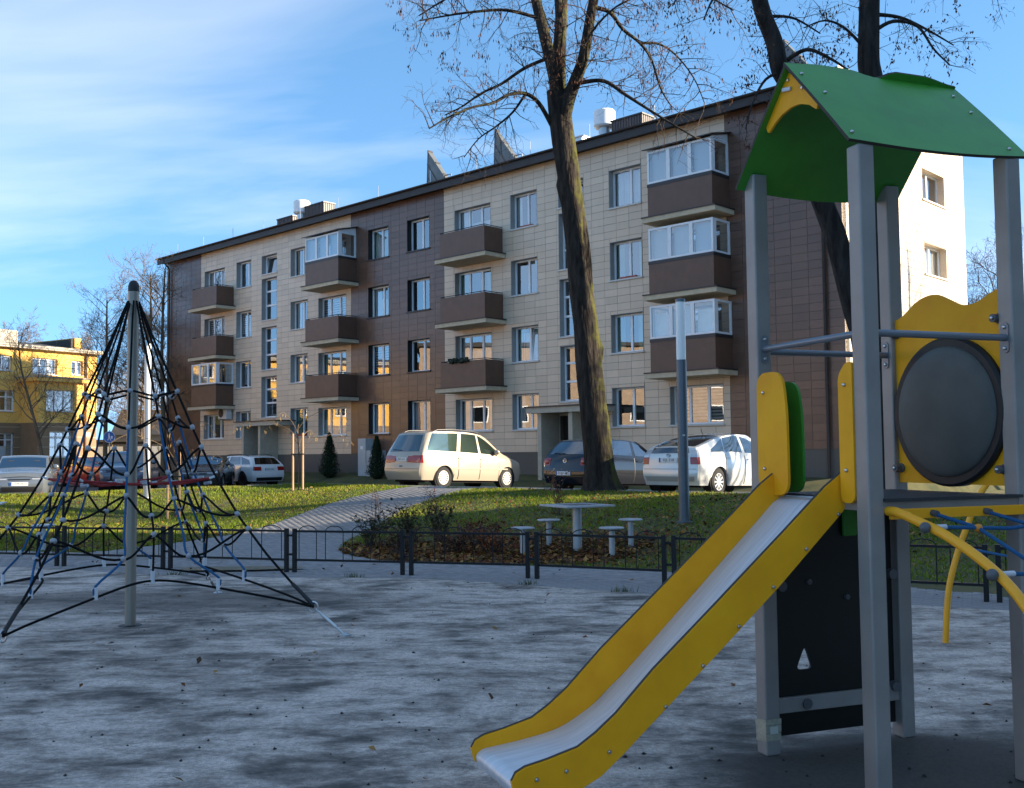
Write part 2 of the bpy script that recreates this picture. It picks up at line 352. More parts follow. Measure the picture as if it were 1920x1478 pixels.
# car park / street
us = [-45 + 2.0 * i for i in range(30)] + [14 + 1.2 * i for i in range(34)]
rows = []
for u in us:
    wk = 10.62 if u < 14 else 10.62 + (u - 14) * 1.817
    rows.append([(lambda p: (p.x, p.y, H(p.x, p.y) + .006))(P_uw(u, lerp(2.5, wk, t))) for t in [k / 12 for k in range(13)]])
tag(MB().grid(rows).build('road', 'asphalt', smooth=True), kind='structure')
def kerb(name, P0, P1, h=.07):
    n = int((P1 - P0).length); d = (P1 - P0).normalized(); ang = math.atan2(d.y, d.x); nn = Vector((-d.y, d.x, 0)) * .05
    fp = [P0 + d * i for i in range(n + 1)]
    root = tag(MB().grid([[(p.x + nn.x * k, p.y + nn.y * k, H(p.x, p.y) + .004) for k in (-1, 1)] for p in fp]).build(name, 'joint_sand'), kind='structure')
    me = MB().bx(-.493, .493, -.06, .06, -.15, h).mesh('kerb_stone')
    for i in range(n):
        p = P0 + d * (i + .5); link('kerb_stone', me, 'concrete_kerb', root, (p.x, p.y, H(p.x, p.y)), ang)
    return root
kerb('near_kerb', P_uw(-8, 10.72), P_uw(14, 10.72), .03); kerb('left_kerb', P_uw(14, 10.72), P_uw(14, 10.72) + Vector((-.953, -.302, 0)) * 22, .03)
kerb('far_kerb', P_uw(-8, 2.45), P_uw(44, 2.45), .12)
# ================================================================== MAIN APARTMENT BLOCK (local: x = u along the front, y = outward, z)
def panel_mat(name, col, var, rough, coat, spec=.5, tone=None):
    m = M(name, col, rough, spec=spec, coat=coat); n = m.node_tree.nodes; l = m.node_tree.links; b = n['Principled BSDF']
    t = n.new('ShaderNodeTexCoord'); t.object = BLD
    vm = n.new('ShaderNodeVectorMath'); vm.operation = 'DIVIDE'; vm.inputs[1].default_value = (.607, 3., .281); l.new(t.outputs['Object'], vm.inputs[0])
    fl = n.new('ShaderNodeVectorMath'); fl.operation = 'FLOOR'; l.new(vm.outputs[0], fl.inputs[0])
    wn = n.new('ShaderNodeTexWhiteNoise'); l.new(fl.outputs[0], wn.inputs['Vector'])
    nz = n.new('ShaderNodeTexNoise'); nz.inputs['Scale'].default_value = 2.2; nz.inputs['Detail'].default_value = 6; l.new(t.outputs['Object'], nz.inputs['Vector'])
    mp_ = n.new('ShaderNodeMapping'); mp_.inputs['Scale'].default_value = (6, 6, .5); l.new(t.outputs['Object'], mp_.inputs[0])
    st = n.new('ShaderNodeTexNoise'); st.inputs['Scale'].default_value = 1.0; st.inputs['Detail'].default_value = 3; l.new(mp_.outputs[0], st.inputs['Vector'])
    def mm(op, a, c):
        q = n.new('ShaderNodeMath'); q.operation = op
        for k, e in enumerate((a, c)):
            if isinstance(e, (int, float)): q.inputs[k].default_value = e
            else: l.new(e, q.inputs[k])
        return q.outputs[0]
    f = mm('ADD', mm('MULTIPLY', wn.outputs['Value'], .45), mm('ADD', mm('MULTIPLY', nz.outputs['Fac'], .35), mm('MULTIPLY', st.outputs['Fac'], .3)))
    mx = n.new('ShaderNodeMix'); mx.data_type = 'RGBA'; l.new(f, mx.inputs['Factor'])
    mx.inputs[6].default_value = tuple(x * (1 - var) for x in col) + (1,); mx.inputs[7].default_value = tuple(x * (1 + var) for x in col) + (1,)
    l.new(mx.outputs[2], b.inputs['Base Color']); return m
LB, DB, ZP, ZT = 43.94, 10.72, 1.68, 13.5
BLD = thing('apartment_building', 'four storey apartment block clad in beige and brown panels with balconies', 'building', (C0.x, C0.y, 0), math.pi - TH)
bpy.context.view_layer.update()
panel_mat('beige_panel', (.70, .54, .39), .15, .42, 0., .45)
panel_mat('brown_panel', (.15, .078, .05), .32, .33, .05, .5)
M('panel_backing', (.14, .12, .1), .9)
M('plinth_tile', (.14, .06, .04), .7, var=.3, vs=3)
M('balcony_board', (.14, .072, .045), .5, var=.12, vs=3)
M('slab_paint', (.58, .47, .32), .8, var=.12, vs=5)
M('dark_trim', (.028, .024, .026), .45)
M('upvc_white', (.85, .85, .85), .3, var=.04)
M('reveal_grey', (.34, .33, .31), .7, var=.08)
M('reveal_dark', (.012, .011, .011), .6)
M('sill_white', (.6, .58, .54), .5)
M('room_dark', (.05, .048, .045), .9, var=.4, vs=2)
M('curtain', (.62, .6, .56), .9, var=.15, vs=1.5)
M('curtain_green', (.16, .3, .22), .9, var=.2, vs=2)
M('curtain_warm', (.5, .38, .25), .9, var=.2, vs=2)
M('blind', (.45, .44, .41), .8)
M('eave_metal', (.03, .026, .027), .6, var=.2, vs=2)
M('roof_felt', (.05, .05, .05), .9)
M('downpipe', (.045, .033, .03), .4)
M('galvanised', (.5, .52, .53), .4, .6, var=.15, vs=3)
M('ribbed_clad', (.085, .06, .055), .5, var=.2, vs=3)
M('frosted_pane', (.42, .46, .48), .35)
glass_mat('window_glass', (.85, .88, .88), .26)
glass_mat('loggia_glass', (.85, .88, .88), .2)
M('door_brown', (.03, .018, .013), .5)
M('canopy_paint', (.48, .42, .32), .8, var=.1)
M('ac_white', (.6, .6, .58), .5, var=.08)
FLR = [2.59 + 2.8 * k for k in range(4)]
ZONES = [(0, 4.27, 'brown'), (4.27, 18.83, 'beige'), (18.83, 25.6, 'brown'), (25.6, 39.9, 'beige'), (39.9, LB, 'brown')]
WIN = []   # (u0,u1,z0,z1,kind,style)
for k, z in enumerate(FLR):
    for a, b in ((7.93, 9.46), (13.2, 14.72), (29.22, 30.76), (34.52, 36.05)): WIN.append((a, b, z, z + 1.5, 'two', k))
    for a, b in ((19.8, 21.36), (22.69, 24.25)): WIN.append((a, b, z, z + 1.5, 'dark', k))
    for a, b in ((4.54, 6.8), (15.88, 18.15), (25.98, 28.3), (37.28, 39.5)):
        WIN.append((a, b, z if k == 0 else z - .9, z + 1.42, 'wide' if k == 0 else 'door', k))
for a, b in ((10.72, 12.05), (32.02, 33.5)):
    for z0, z1 in ((3.66, 5.88), (6.24, 8.58), (8.94, 11.24)): WIN.append((a, b, z0, z1, 'stair', 0))
    WIN.append((a, b, 11.45, 12.5, 'small', 3))
DOORS = [(10.75, 12.1, .6, 3.1), (32.1, 33.45, .5, 3.1)]
OPEN = [w[:4] for w in WIN] + DOORS
def sub_rect(r, holes):
    res = [r]
    for h in holes:
        nr = []
        for a, b, c, d in res:
            if h[0] >= b or h[1] <= a or h[2] >= d or h[3] <= c: nr.append((a, b, c, d)); continue
            if h[0] > a: nr.append((a, h[0], c, d))
            if h[1] < b: nr.append((h[1], b, c, d))
            m0, m1 = max(a, h[0]), min(b, h[1])
            if h[2] > c: nr.append((m0, m1, c, h[2]))
            if h[3] < d: nr.append((m0, m1, h[3], d))
        res = nr
    return res
NR = 42; RH = (ZT - ZP) / NR; JT = .012
cells = []
for a, b, colr in ZONES:
    nc = max(1, round((b - a) / .607)); cw = (b - a) / nc
    for i in range(nc):
        for j in range(NR):
            r = (a + i * cw, a + (i + 1) * cw, ZP + j * RH, ZP + (j + 1) * RH)
            hs = [h for h in OPEN if h[0] < r[1] and h[1] > r[0] and h[2] < r[3] and h[3] > r[2]]
            for q in sub_rect(r, hs):
                if q[1] - q[0] > .03 and q[3] - q[2] > .03: cells.append((q, colr))
def panel_box(m, q, v0=-.02, v1=.0, jit=0.):
    a, b, c, d = q; return m.bx(a + JT / 2, b - JT / 2, v0, v1 + jit, c + JT / 2, d - JT / 2)
# the nearest 300 are single pieces, the rest one joined field per colour
ordc = sorted(range(len(cells)), key=lambda i: cells[i][0][0] + (20 if cells[i][0][1] < 1.3 else 0)); near = set(ordc[:300]); cache = {}
fields = {'beige': MB(), 'brown': MB()}
for i, (q, colr) in enumerate(cells):
    jit = random.uniform(-.002, .002)
    if i in near:
        key = (colr, round(q[1] - q[0], 3), round(q[3] - q[2], 3))
        if key not in cache:
            cache[key] = MB().bx(-(q[1] - q[0] - JT) / 2, (q[1] - q[0] - JT) / 2, -.02, 0, -(q[3] - q[2] - JT) / 2, (q[3] - q[2] - JT) / 2).mesh('facade_panel')
        link('facade_panel', cache[key], colr + '_panel', BLD, ((q[0] + q[1]) / 2, jit, (q[2] + q[3]) / 2))
    else: panel_box(fields[colr], q, jit=jit)
for colr, m in fields.items():
    tag(m.build(colr + '_facade_panels', colr + '_panel', BLD), kind='stuff')
# gable cladding (end wall facing the sun): x = 0 side
GW = [(-8.72, -6.58, z, z + 1.2) for z in (2.46, 5.26, 8.06, 10.84)] + [(-3.9, -2.4, z, z + 1.2) for z in (2.46, 5.26, 8.06, 10.84)]
m = MB(); nc = 18
for i in range(nc):
    for j in range(NR + 3):
        r = (-DB + i * DB / nc, -DB + (i + 1) * DB / nc, ZP + j * RH, min(ZP + (j + 1) * RH, ZT + .7))
        if r[3] - r[2] < .05: continue
        for q in sub_rect(r, [h for h in GW if h[0] < r[1] and h[1] > r[0] and h[2] < r[3] and h[3] > r[2]]):
            if q[1] - q[0] > .03 and q[3] - q[2] > .03: m.bx(-.0, .02, q[0] + JT / 2, q[1] - JT / 2, q[2] + JT / 2, q[3] - JT / 2)
tag(m.build('gable_panels', 'beige_panel', BLD), kind='stuff')
# backing walls with the openings left free, far walls, plinth
m = MB()
cuts = sorted({0., LB} | {x for h in OPEN for x in h[:2]})
for a, b in zip(cuts, cuts[1:]):
    if b - a < 1e-6: continue
    for q in sub_rect((a, b, .1, ZT + .02), [h for h in OPEN if h[0] < b - 1e-6 and h[1] > a + 1e-6]):
        m.bx(q[0], q[1], -.3, -.016, q[2], q[3])
cuts = sorted({-DB, -.3} | {x for h in GW for x in h[:2]})
for a, b in zip(cuts, cuts[1:]):
    for q in sub_rect((a, b, .1, ZT + .7), [h for h in GW if h[0] < b - 1e-6 and h[1] > a + 1e-6]):
        m.bx(.016, .3, q[0], q[1], q[2], q[3])
m.build('wall', 'panel_backing', BLD)
MB().bx(LB - .3, LB - .002, -DB, -.302, .1, ZT + .6).bx(.302, LB - .302, -DB, -DB + .3, .1, ZT + .6).build('rear_wall', 'beige_panel', BLD)
MB().bx(.302, LB - .302, -1.6, -1.5, .1, ZT).build('interior_wall', 'room_dark', BLD)
m = MB()
for k in range(5): m.bx(.302, LB - .302, -1.498, -.302, 1.55 + 2.8 * k - .1, 1.55 + 2.8 * k)
for u in (4.2, 7.4, 10.2, 12.6, 15.2, 18.9, 21.9, 25.2, 28.9, 31.3, 34, 36.8, 40): m.bx(u, u + .1, -1.498, -.302, 1.2, ZT - .1)
m.build('floor_slab', 'room_dark', BLD)
pl = MB(); n = 55
for i in range(n):
    a, b = i * LB / n, (i + 1) * LB / n
    for z0, z1 in ((.1, .9), (.9, ZP - .02)):
        for q in sub_rect((a, b, z0, z1), [h for h in DOORS if h[0] < b and h[1] > a]):
            if q[1] - q[0] > .03: pl.bx(q[0] + .005, q[1] - .005, -.06, -.035 + random.uniform(-.002, .002), q[2] + .005, q[3] - .005)
for i in range(16):
    a, b = -DB + i * DB / 16, -DB + (i + 1) * DB / 16; pl.bx(.03, .05, a + .005, b - .005, .1, ZP - .01)
pl.build('plinth', 'plinth_tile', BLD)
# windows
wcount = 0
def window(parent, u0, u1, z0, z1, kind, style, rev='reveal_grey', sill='sill_white', depth=.26, F=None, deep=1):
    """F maps (along, outward, z) into the building frame"""
    global wcount
    F = F or (lambda a, v, z: (a, v, z)); wcount += 1; rnd = random.Random(wcount * 31 + 5)
    def fb(m, a0, a1, v0, v1, c0, c1):
        vs = [F(a, v, z) for a in (a0, a1) for v in (v0, v1) for z in (c0, c1)]
        return m.add(vs, [(0, 1, 3, 2), (4, 6, 7, 5), (0, 4, 5, 1), (2, 3, 7, 6), (0, 2, 6, 4), (1, 5, 7, 3)])
    vf = -depth; fr = MB(); t = .065
    g0, g1, h0, h1 = u0 + .02, u1 - .02, z0 + .03, z1 - .01
    fb(fr, g0, g1, vf - .07, vf, h0, h0 + t); fb(fr, g0, g1, vf - .07, vf, h1 - t, h1)
    fb(fr, g0, g0 + t, vf - .069, vf - .001, h0 + t, h1 - t); fb(fr, g1 - t, g1, vf - .069, vf - .001, h0 + t, h1 - t)
    vert, horz = [], []
    wdt = g1 - g0
    if kind in ('two', 'dark'): vert = [g0 + wdt * (.47 + .1 * (rnd.random() - .5))]
    elif kind in ('wide', 'door'): vert = [g0 + wdt * .34, g0 + wdt * .69]
    elif kind == 'stair': horz = [h0 + (h1 - h0) * .36, h0 + (h1 - h0) * .70]
    elif kind == 'gable': vert = [g0 + wdt * .5]
    for x in vert: fb(fr, x - .05, x + .05, vf - .068, vf + .002, h0 + t, h1 - t)
    for z in horz: fb(fr, g0 + t, g1 - t, vf - .068, vf + .002, z - .045, z + .045)
    # sash rims, one sash sometimes tilted open
    xs_ = [g0 + t] + vert + [g1 - t]; zs_ = [h0 + t] + horz + [h1 - t]
    w = fr.build('window', 'upvc_white', parent)
    for i in range(len(xs_) - 1):
        for j in range(len(zs_) - 1):
            a0, a1 = xs_[i] + (.05 if i else 0), xs_[i + 1] - (.05 if i < len(xs_) - 2 else 0)
            c0, c1 = zs_[j] + (.045 if j else 0), zs_[j + 1] - (.045 if j < len(zs_) - 2 else 0)
            tilt = .1 if (kind == 'small' or (kind in ('two', 'dark', 'stair') and rnd.random() < .13)) else 0.
            p = MB(); p.add([F(a0, vf - .035, c0), F(a1, vf - .035, c0), F(a1, vf - .035 - tilt, c1), F(a0, vf - .035 - tilt, c1)], [(0, 1, 2, 3)])
            p.build('pane', 'window_glass', w)
            if tilt:
                s_ = MB()
                for (x0, x1) in ((a0, a0 + .04), (a1 - .04, a1)):
                    s_.add([F(x0, vf - .03, c0), F(x1, vf - .03, c0), F(x1, vf - .03 - tilt, c1), F(x0, vf - .03 - tilt, c1)], [(0, 1, 2, 3)])
                s_.add([F(a0, vf - .03 - tilt, c1 - .04), F(a1, vf - .03 - tilt, c1 - .04), F(a1, vf - .03 - tilt, c1), F(a0, vf - .03 - tilt, c1)], [(0, 1, 2, 3)])
                s_.build('tilted_sash', 'upvc_white', w)
    rv = MB()
    fb(rv, u0 - .002, u0 + .02, vf - .07, -.001, z0, z1); fb(rv, u1 - .02, u1 + .002, vf - .07, -.001, z0, z1); fb(rv, u0 + .02, u1 - .02, vf - .07, -.001, z1 - .01, z1 + .01)
    rv.build('reveal', rev, w)
    sl_ = MB(); fb(sl_, u0 - .04, u1 + .04, vf - .02, .06, z0 - .035, z0 + .028); sl_.build('sill', sill, w)
    # things hung behind the glass
    r = rnd.random()
    def drape(a0, a1, c0, c1, mat):
        k = max(4, int((a1 - a0) / .05)); rows_ = [[F(lerp(a0, a1, i / k), vf - .16 - .025 * math.sin(i * 1.9 + wcount), z) for z in (c0, c1)] for i in range(k + 1)]
        MB().grid(rows_).build('curtain', mat, w)
    if kind in ('two', 'dark', 'wide', 'door', 'gable'):
        cm = 'curtain_green' if r < .18 else ('curtain_warm' if r < .36 else 'curtain')
        if r < .62:
            f = rnd.uniform(.18, .38); drape(g0 + .03, g0 + wdt * f, h0, h1, cm); drape(g1 - wdt * rnd.uniform(.15, .35), g1 - .03, h0, h1, cm)
            if rnd.random() < .5: drape(g0 + .03, g1 - .03, h0, h1 - rnd.uniform(0, .7), 'curtain')
        elif r < .84:
            bl = MB(); z = h1 - .05; zend = h0 + (h1 - h0) * rnd.uniform(0., .45)
            while z > zend: fb(bl, g0 + .06, g1 - .06, vf - .13, vf - .125, z - .075, z); z -= .12
            bl.build('blind', 'blind', w)
        if rnd.random() < .25 and kind in ('two',):
            pt = MB(); fb(pt, g0 + wdt * .25, g0 + wdt * .75, vf + .03, vf + .15, h0, h0 + .1); pt.build('flower_box', 'flower_box', w)
    return w
M('flower_box', (.35, .07, .04), .6)
for (u0, u1, z0, z1, kind, st) in WIN:
    dk = kind == 'dark'
    window(BLD, u0, u1, z0, z1, kind, st, 'reveal_dark' if dk else 'reveal_grey', 'dark_trim' if dk else 'sill_white')
GF = lambda a, v, z: (-v, a, z)
for (a, b, c, d) in GW: window(BLD, a, b, c, d, 'gable', 0, 'beige_panel', F=GF)
# balconies
BAL = {1: (36.3, 38.95, [('open', 3), ('open', 2), ('glazed', 1)]), 2: (25.16, 27.86, [('glazed_roof', 3), ('open', 2), ('open', 1)]),
       3: (15.18, 17.92, [('open', 3), ('open', 2), ('open_box', 1)]), 4: (4.13, 6.83, [('glazed_roof', 3), ('glazed', 2), ('glazed', 1)])}
OUT = 1.1
M('planter_green', (.03, .04, .025), .9, var=.5, vs=20)
for k, (a, b, lst) in BAL.items():
    for kind, fl in lst:
        zf = FLR[fl] - .97
        sl_ = MB().bx(a - .18, b + .18, .002, OUT + .14, zf - .17, zf)
        bal = sl_.build('balcony', 'slab_paint', BLD)
        MB().bx(a - .2, b + .2, .004, OUT + .17, zf + .001, zf + .045).build('drip_edge', 'dark_trim', bal)
        ztop = zf + 1.12
        MB().bx(a, b, OUT - .05, OUT, zf + .046, ztop).bx(a, a + .05, .01, OUT - .051, zf + .046, ztop).bx(b - .05, b, .01, OUT - .051, zf + .046, ztop).build('parapet', 'balcony_board', bal)
        if kind.startswith('open'):
            rl = MB(); rl.tube([(a + .025, .02, ztop + .05), (a + .025, OUT - .025, ztop + .05), (b - .025, OUT - .025, ztop + .05), (b - .025, .02, ztop + .05)], .02, 6)
            for x in (a + .03, (a + b) / 2, b - .03): rl.bx(x - .01, x + .01, OUT - .035, OUT - .015, ztop, ztop + .05)
            rl.build('rail', 'dark_trim', bal)
            if kind == 'open_box':
                for x0 in (16.15, 16.75):
                    pb = MB()
                    for i in range(26): pb.sphere((x0 + rng.uniform(0, .5), OUT + rng.uniform(-.02, .14), ztop + rng.uniform(-.05, .12)), rng.uniform(.04, .08), 6, 4)
                    pb.build('planter', 'planter_green', bal)
        else:
            zg = ztop + .12; zt = zg + 1.18
            MB().bx(a - .015, b + .015, OUT - .06, OUT + .015, ztop + .001, zg).bx(a - .015, a + .06, .01, OUT - .061, ztop + .001, zg).bx(b - .06, b + .015, .01, OUT - .061, ztop + .001, zg).build('glazing_base', 'dark_trim', bal)
            fr = MB(); t = .075; fz0, fz1 = zg + .001, zt
            fr.bx(a, b, OUT - .07, OUT, fz0, fz0 + t).bx(a, b, OUT - .07, OUT, fz1 - t, fz1)
            n = 3; xsb = [a + (b - a) * i / n for i in range(n + 1)]
            for i, x in enumerate(xsb):
                w_ = .075; x0 = clamp(x - w_, a, b); x1 = clamp(x + w_, a, b); fr.bx(x0, x1, OUT - .068, OUT + .002, fz0 + t, fz1 - t)
            for sx in (a, b - .07):
                fr.bx(sx, sx + .07, .01, OUT - .071, fz0, fz0 + t).bx(sx, sx + .07, .01, OUT - .071, fz1 - t, fz1)
                fr.bx(sx + .001, sx + .069, .01, .1, fz0 + t, fz1 - t).bx(sx + .001, sx + .069, OUT - .22, OUT - .071, fz0 + t, fz1 - t)
            f = fr.build('glazing_frame', 'upvc_white', bal)
            for i in range(n):
                MB().add([(xsb[i] + .07, OUT - .03, fz0 + t), (xsb[i + 1] - .07, OUT - .03, fz0 + t), (xsb[i + 1] - .07, OUT - .03, fz1 - t), (xsb[i] + .07, OUT - .03, fz1 - t)], [(0, 1, 2, 3)]).build('pane', 'loggia_glass', bal)
                if (k, fl) != (4, 1) or i == 1:
                    MB().bx(xsb[i] + .1, xsb[i + 1] - .1, OUT - .16, OUT - .15, fz0 + .02, fz1 - .1).build('roller_blind', 'frosted_pane', bal)
                else: MB().bx(xsb[i] + .12, xsb[i + 1] - .12, OUT - .16, OUT - .15, fz0 + .05, fz1 - .3).build('roller_blind', 'curtain', bal)
            for sx in (a + .035, b - .035):
                MB().add([(sx, .1, fz0 + t), (sx, OUT - .22, fz0 + t), (sx, OUT - .22, fz1 - t), (sx, .1, fz1 - t)], [(0, 1, 2, 3)]).build('pane', 'loggia_glass', bal)
            rf = MB()
            if kind == 'glazed_roof':
                for s_ in (0, 1):
                    x0, x1 = (a - .12, b + .12)
                vs = [(x0, .0, zt + .34), (x1, .0, zt + .34), (x1, OUT + .16, zt + .04), (x0, OUT + .16, zt + .04)]
                rf.add(vs + [(x, y, z + .035) for x, y, z in vs], [(0, 1, 2, 3), (7, 6, 5, 4), (0, 4, 5, 1), (1, 5, 6, 2), (2, 6, 7, 3), (3, 7, 4, 0)])
                rf.build('balcony_roof', 'dark_trim', bal)
                ck = MB()
                for x in (a + .01, b - .01): ck.add([(x, .02, zt + .001), (x, OUT - .02, zt + .001), (x, OUT - .02, zt + .05), (x, .02, zt + .31)], [(0, 1, 2, 3)])
                ck.build('cheek', 'upvc_white', bal)
# eaves, gutter, roof
MB().bx(-.25, LB + .35, -.35, .42, ZT + .001, ZT + .11).build('soffit', 'eave_metal', BLD)
MB().bx(-.28, LB + .38, .421, .47, ZT - .1, ZT + .26).build('fascia', 'eave_metal', BLD)
g = [[(x, .53 + .075 * math.cos(a), ZT + .27 + .075 * math.sin(a)) for a in [math.pi + math.pi * k / 8 for k in range(9)]] for x in (-.3, LB + .4)]
MB().grid(g).build('gutter', 'eave_metal', BLD)
MB().add([(-.28, .5, ZT + .31), (LB + .38, .5, ZT + .31), (LB + .38, -DB / 2, ZT + .95), (-.28, -DB / 2, ZT + .95), (LB + .38, -DB - .4, ZT + .24), (-.28, -DB - .4, ZT + .24)], [(0, 1, 2, 3), (3, 2, 4, 5)]).build('roof', 'roof_felt', BLD)
m = MB(); m.bx(-.3, -.2, -DB / 2, .5, ZT + .1, ZT + .24); m.build('verge', 'eave_metal', BLD)
for u in (.62, 43.5):
    m = MB(); m.tube([(u, .5, ZT + .15), (u, .45, ZT - .05), (u, .2, ZT - .3), (u, .1, ZT - .45), (u, .1, .4)], .055, 8); m.build('downpipe', 'downpipe', BLD, smooth=True)
# entrances
for (a, b, z0, z1), (ca0, ca1) in zip(DOORS, ((9.35, 12.8), (30.3, 34.1))):
    MB().bx(ca0, ca1, .003, 1.25, 3.2, 3.42).build('canopy', 'canopy_paint', BLD)
    MB().bx(ca0 - .06, ca1 + .06, .002, 1.31, 3.421, 3.47).build('canopy_flashing', 'dark_trim', BLD)
    side = b + .32 if ca0 < 20 else b + .3
    MB().bx(a - .22, a - .02, .003, 1.1, .35, 3.199).bx(b + .02, b + .22, .003, 1.1, .35, 3.199).build('entrance_wall', 'canopy_paint', BLD)
    d = MB().bx(a, b, -.28, -.2, z0, z1).build('entrance_door', 'door_brown', BLD)
    MB().bx(a + .2, a + .3, -.199, -.19, z0 + 1.5, z0 + 1.62).bx(a + .75, a + .85, -.199, -.19, z0 + 1.4, z0 + 1.52).build('notice', 'upvc_white', d)
    MB().tube([(b - .2, -.16, z0 + .9), (b - .2, -.16, z0 + 1.2)], .015, 6).build('handle', 'galvanised', d)
    MB().bx(a - .3, b + .3, .0, 1.5, .1, .5).build('entrance_step', 'concrete_kerb', BLD)
# lightning rods and wire on the eaves
for u in (42.3, 39.3, 36.1, 33.0, 29.6, 26.36, 23.2, 19.5, 16.5, 13.35, 10.2, 7.1):
    MB().tube([(u, .2, ZT + .2), (u, .2, ZT + .95)], .018, 5).build('lightning_rod', 'galvanised', BLD)
# ventilators, chimneys, solar panels on the roof
def bld(p): q = C0 + DU * p[0] - GV * p[1]; return (q.x, q.y, p[2])
BRZ = math.pi - TH
for u, nm in ((32.9, 'white round roof ventilator above the left stairwell'), (11.35, 'white round roof ventilator behind the big bare tree')):
    t = thing('roof_ventilator', nm, 'ventilator', bld((u, -2.2, 13.9)), BRZ, 'roof ventilators')
    MB().lathe([(.25, 0), (.25, 1.2), (.34, 1.25)], 20).build('duct', 'galvanised', t, smooth=True)
    MB().lathe([(.40, 1.2), (.46, 1.27), (.46, 1.86), (.42, 1.92), (0, 1.92)], 24).build('cowl', 'upvc_white', t, smooth=30)
def chimney(u, v, l, w, h, lab):
    t = thing('chimney', lab, 'chimney', bld((u, v, 13.8)), BRZ, 'clad chimneys')
    m = MB().bx(-l / 2, l / 2, -w / 2, w / 2, 0, h); m.build('stack', 'ribbed_clad', t)
    rb = MB(); n = int(l / .13)
    for i in range(n + 1):
        x = -l / 2 + l * i / n; rb.bx(x - .025, x + .025, w / 2, w / 2 + .025, 0, h).bx(x - .025, x + .025, -w / 2 - .025, -w / 2, 0, h)
    for i in range(int(w / .13) + 1):
        y = -w / 2 + w * i / max(1, int(w / .13)); rb.bx(-l / 2 - .025, -l / 2, y - .025, y + .025, 0, h)
    rb.build('rib', 'ribbed_clad', t); MB().bx(-l / 2 - .06, l / 2 + .06, -w / 2 - .06, w / 2 + .06, h, h + .06).build('cap', 'dark_trim', t)
chimney(34.6, -2.6, 1.5, .7, 1.35, 'left dark ribbed chimney beside the white roof ventilator')
chimney(31.5, -2.4, 1.7, .7, 1.55, 'right dark ribbed chimney beside the white roof ventilator')
chimney(10.0, -2.3, 1.5, .7, 1.35, 'ribbed chimney right of the ventilator behind the bare tree')
MB_ = MB
t = thing('roof_hatch', 'pale boxy roof hatch left of the ventilator behind the bare tree', 'roof hatch', bld((13.2, -2.5, 13.8)), BRZ)
MB().bx(-.8, .8, -.5, .5, 0, 1.15).build('box', 'galvanised', t); MB().bx(-.86, .86, -.56, .56, 1.151, 1.2).build('lid', 'upvc_white', t)
M('solar_back', (.15, .16, .16), .5, .3, var=.25, vs=2)
M('solar_frame', (.09, .08, .085), .4, .5)
for u, lab in ((21.0, 'tilted solar panel on the roof, the left one of three'), (16.45, 'tilted solar panel on the roof just left of the big tree'), (2.0, 'tilted solar panel on the roof above the brown end, behind trees')):
    t = thing('solar_panel', lab, 'solar panel', bld((u, -1.9, 14.0)), BRZ, 'solar panels on the roof')
    L_, hgt, dep = 1.0, 2.1, 1.6   # the panel leans towards the sunny end
    a0 = Vector((-.75, -.15, .25)); a1 = Vector((-.75, .15, .25)); b0 = Vector((.85, -.15, 2.25)); b1 = Vector((.85, .15, 2.25)); nrm_ = (a1 - a0).cross(b0 - a0).normalized() * .04
    MB().add([a0, a1, b1, b0, a0 + nrm_, a1 + nrm_, b1 + nrm_, b0 + nrm_], [(0, 1, 2, 3), (7, 6, 5, 4), (0, 4, 5, 1), (1, 5, 6, 2), (2, 6, 7, 3), (3, 7, 4, 0)]).build('collector', 'solar_back', t)
    m = MB()
    for f_ in (0, .33, .66, 1): m.tube([lerp(a0, b0, f_) - nrm_ * .5, lerp(a1, b1, f_) - nrm_ * .5], .035, 6)
    for y in (-.13, .13): m.tube([(.83, y, 2.22), (.95, y, -.2)], .035, 6).tube([(-.75, y, .25), (.95, y, .0)], .035, 6)
    for y in (-.14, .14):
        MB().add([(-.75, y, .0), (.88, y, .0), (.88, y, 2.2), (-.75, y, .24)], [(0, 1, 2, 3)]).build('cheek', 'solar_back', t)
        for f_ in (.3, .6): MB().tube([(lerp(-.75, .88, f_ * .2), y + .02, .05), (.88, y + .02, 2.2 * (1 - f_))] if 0 else [(-.75 + 1.63 * f_, y + .02, .02), (.88, y + .02, 2.2 - 2.0 * f_)], .022, 5).build('cheek_rib', 'solar_frame', t)
    m.build('frame', 'solar_frame', t); MB().tube([(-.5, .16, .3), (-.5, .3, .75), (-.95, .3, .75), (-.95, .16, .1)], .03, 6).build('pipe', 'dark_trim', t)
# air conditioner on the front, left section
t = thing('air_conditioner', 'white air conditioner unit on the beige front above ground floor windows', 'air conditioner', bld((36.75, .02, 3.7)), BRZ)
MB().bx(-.45, .45, .08, .42, 0, .65).build('casing', 'ac_white', t, bevel=.02)
MB().lathe([(.25, 0), (.25, .012), (.22, .014), (.2, .006), (.09, .006), (.08, .02), (0, .02)], 22, (.12, .421, .33), 'y').build('fan_grille', 'dark_trim', t, smooth=True)
MB().bx(-.4, -.35, .0, .4, -.05, 0).bx(.35, .4, .0, .4, -.05, 0).build('bracket', 'galvanised', t)
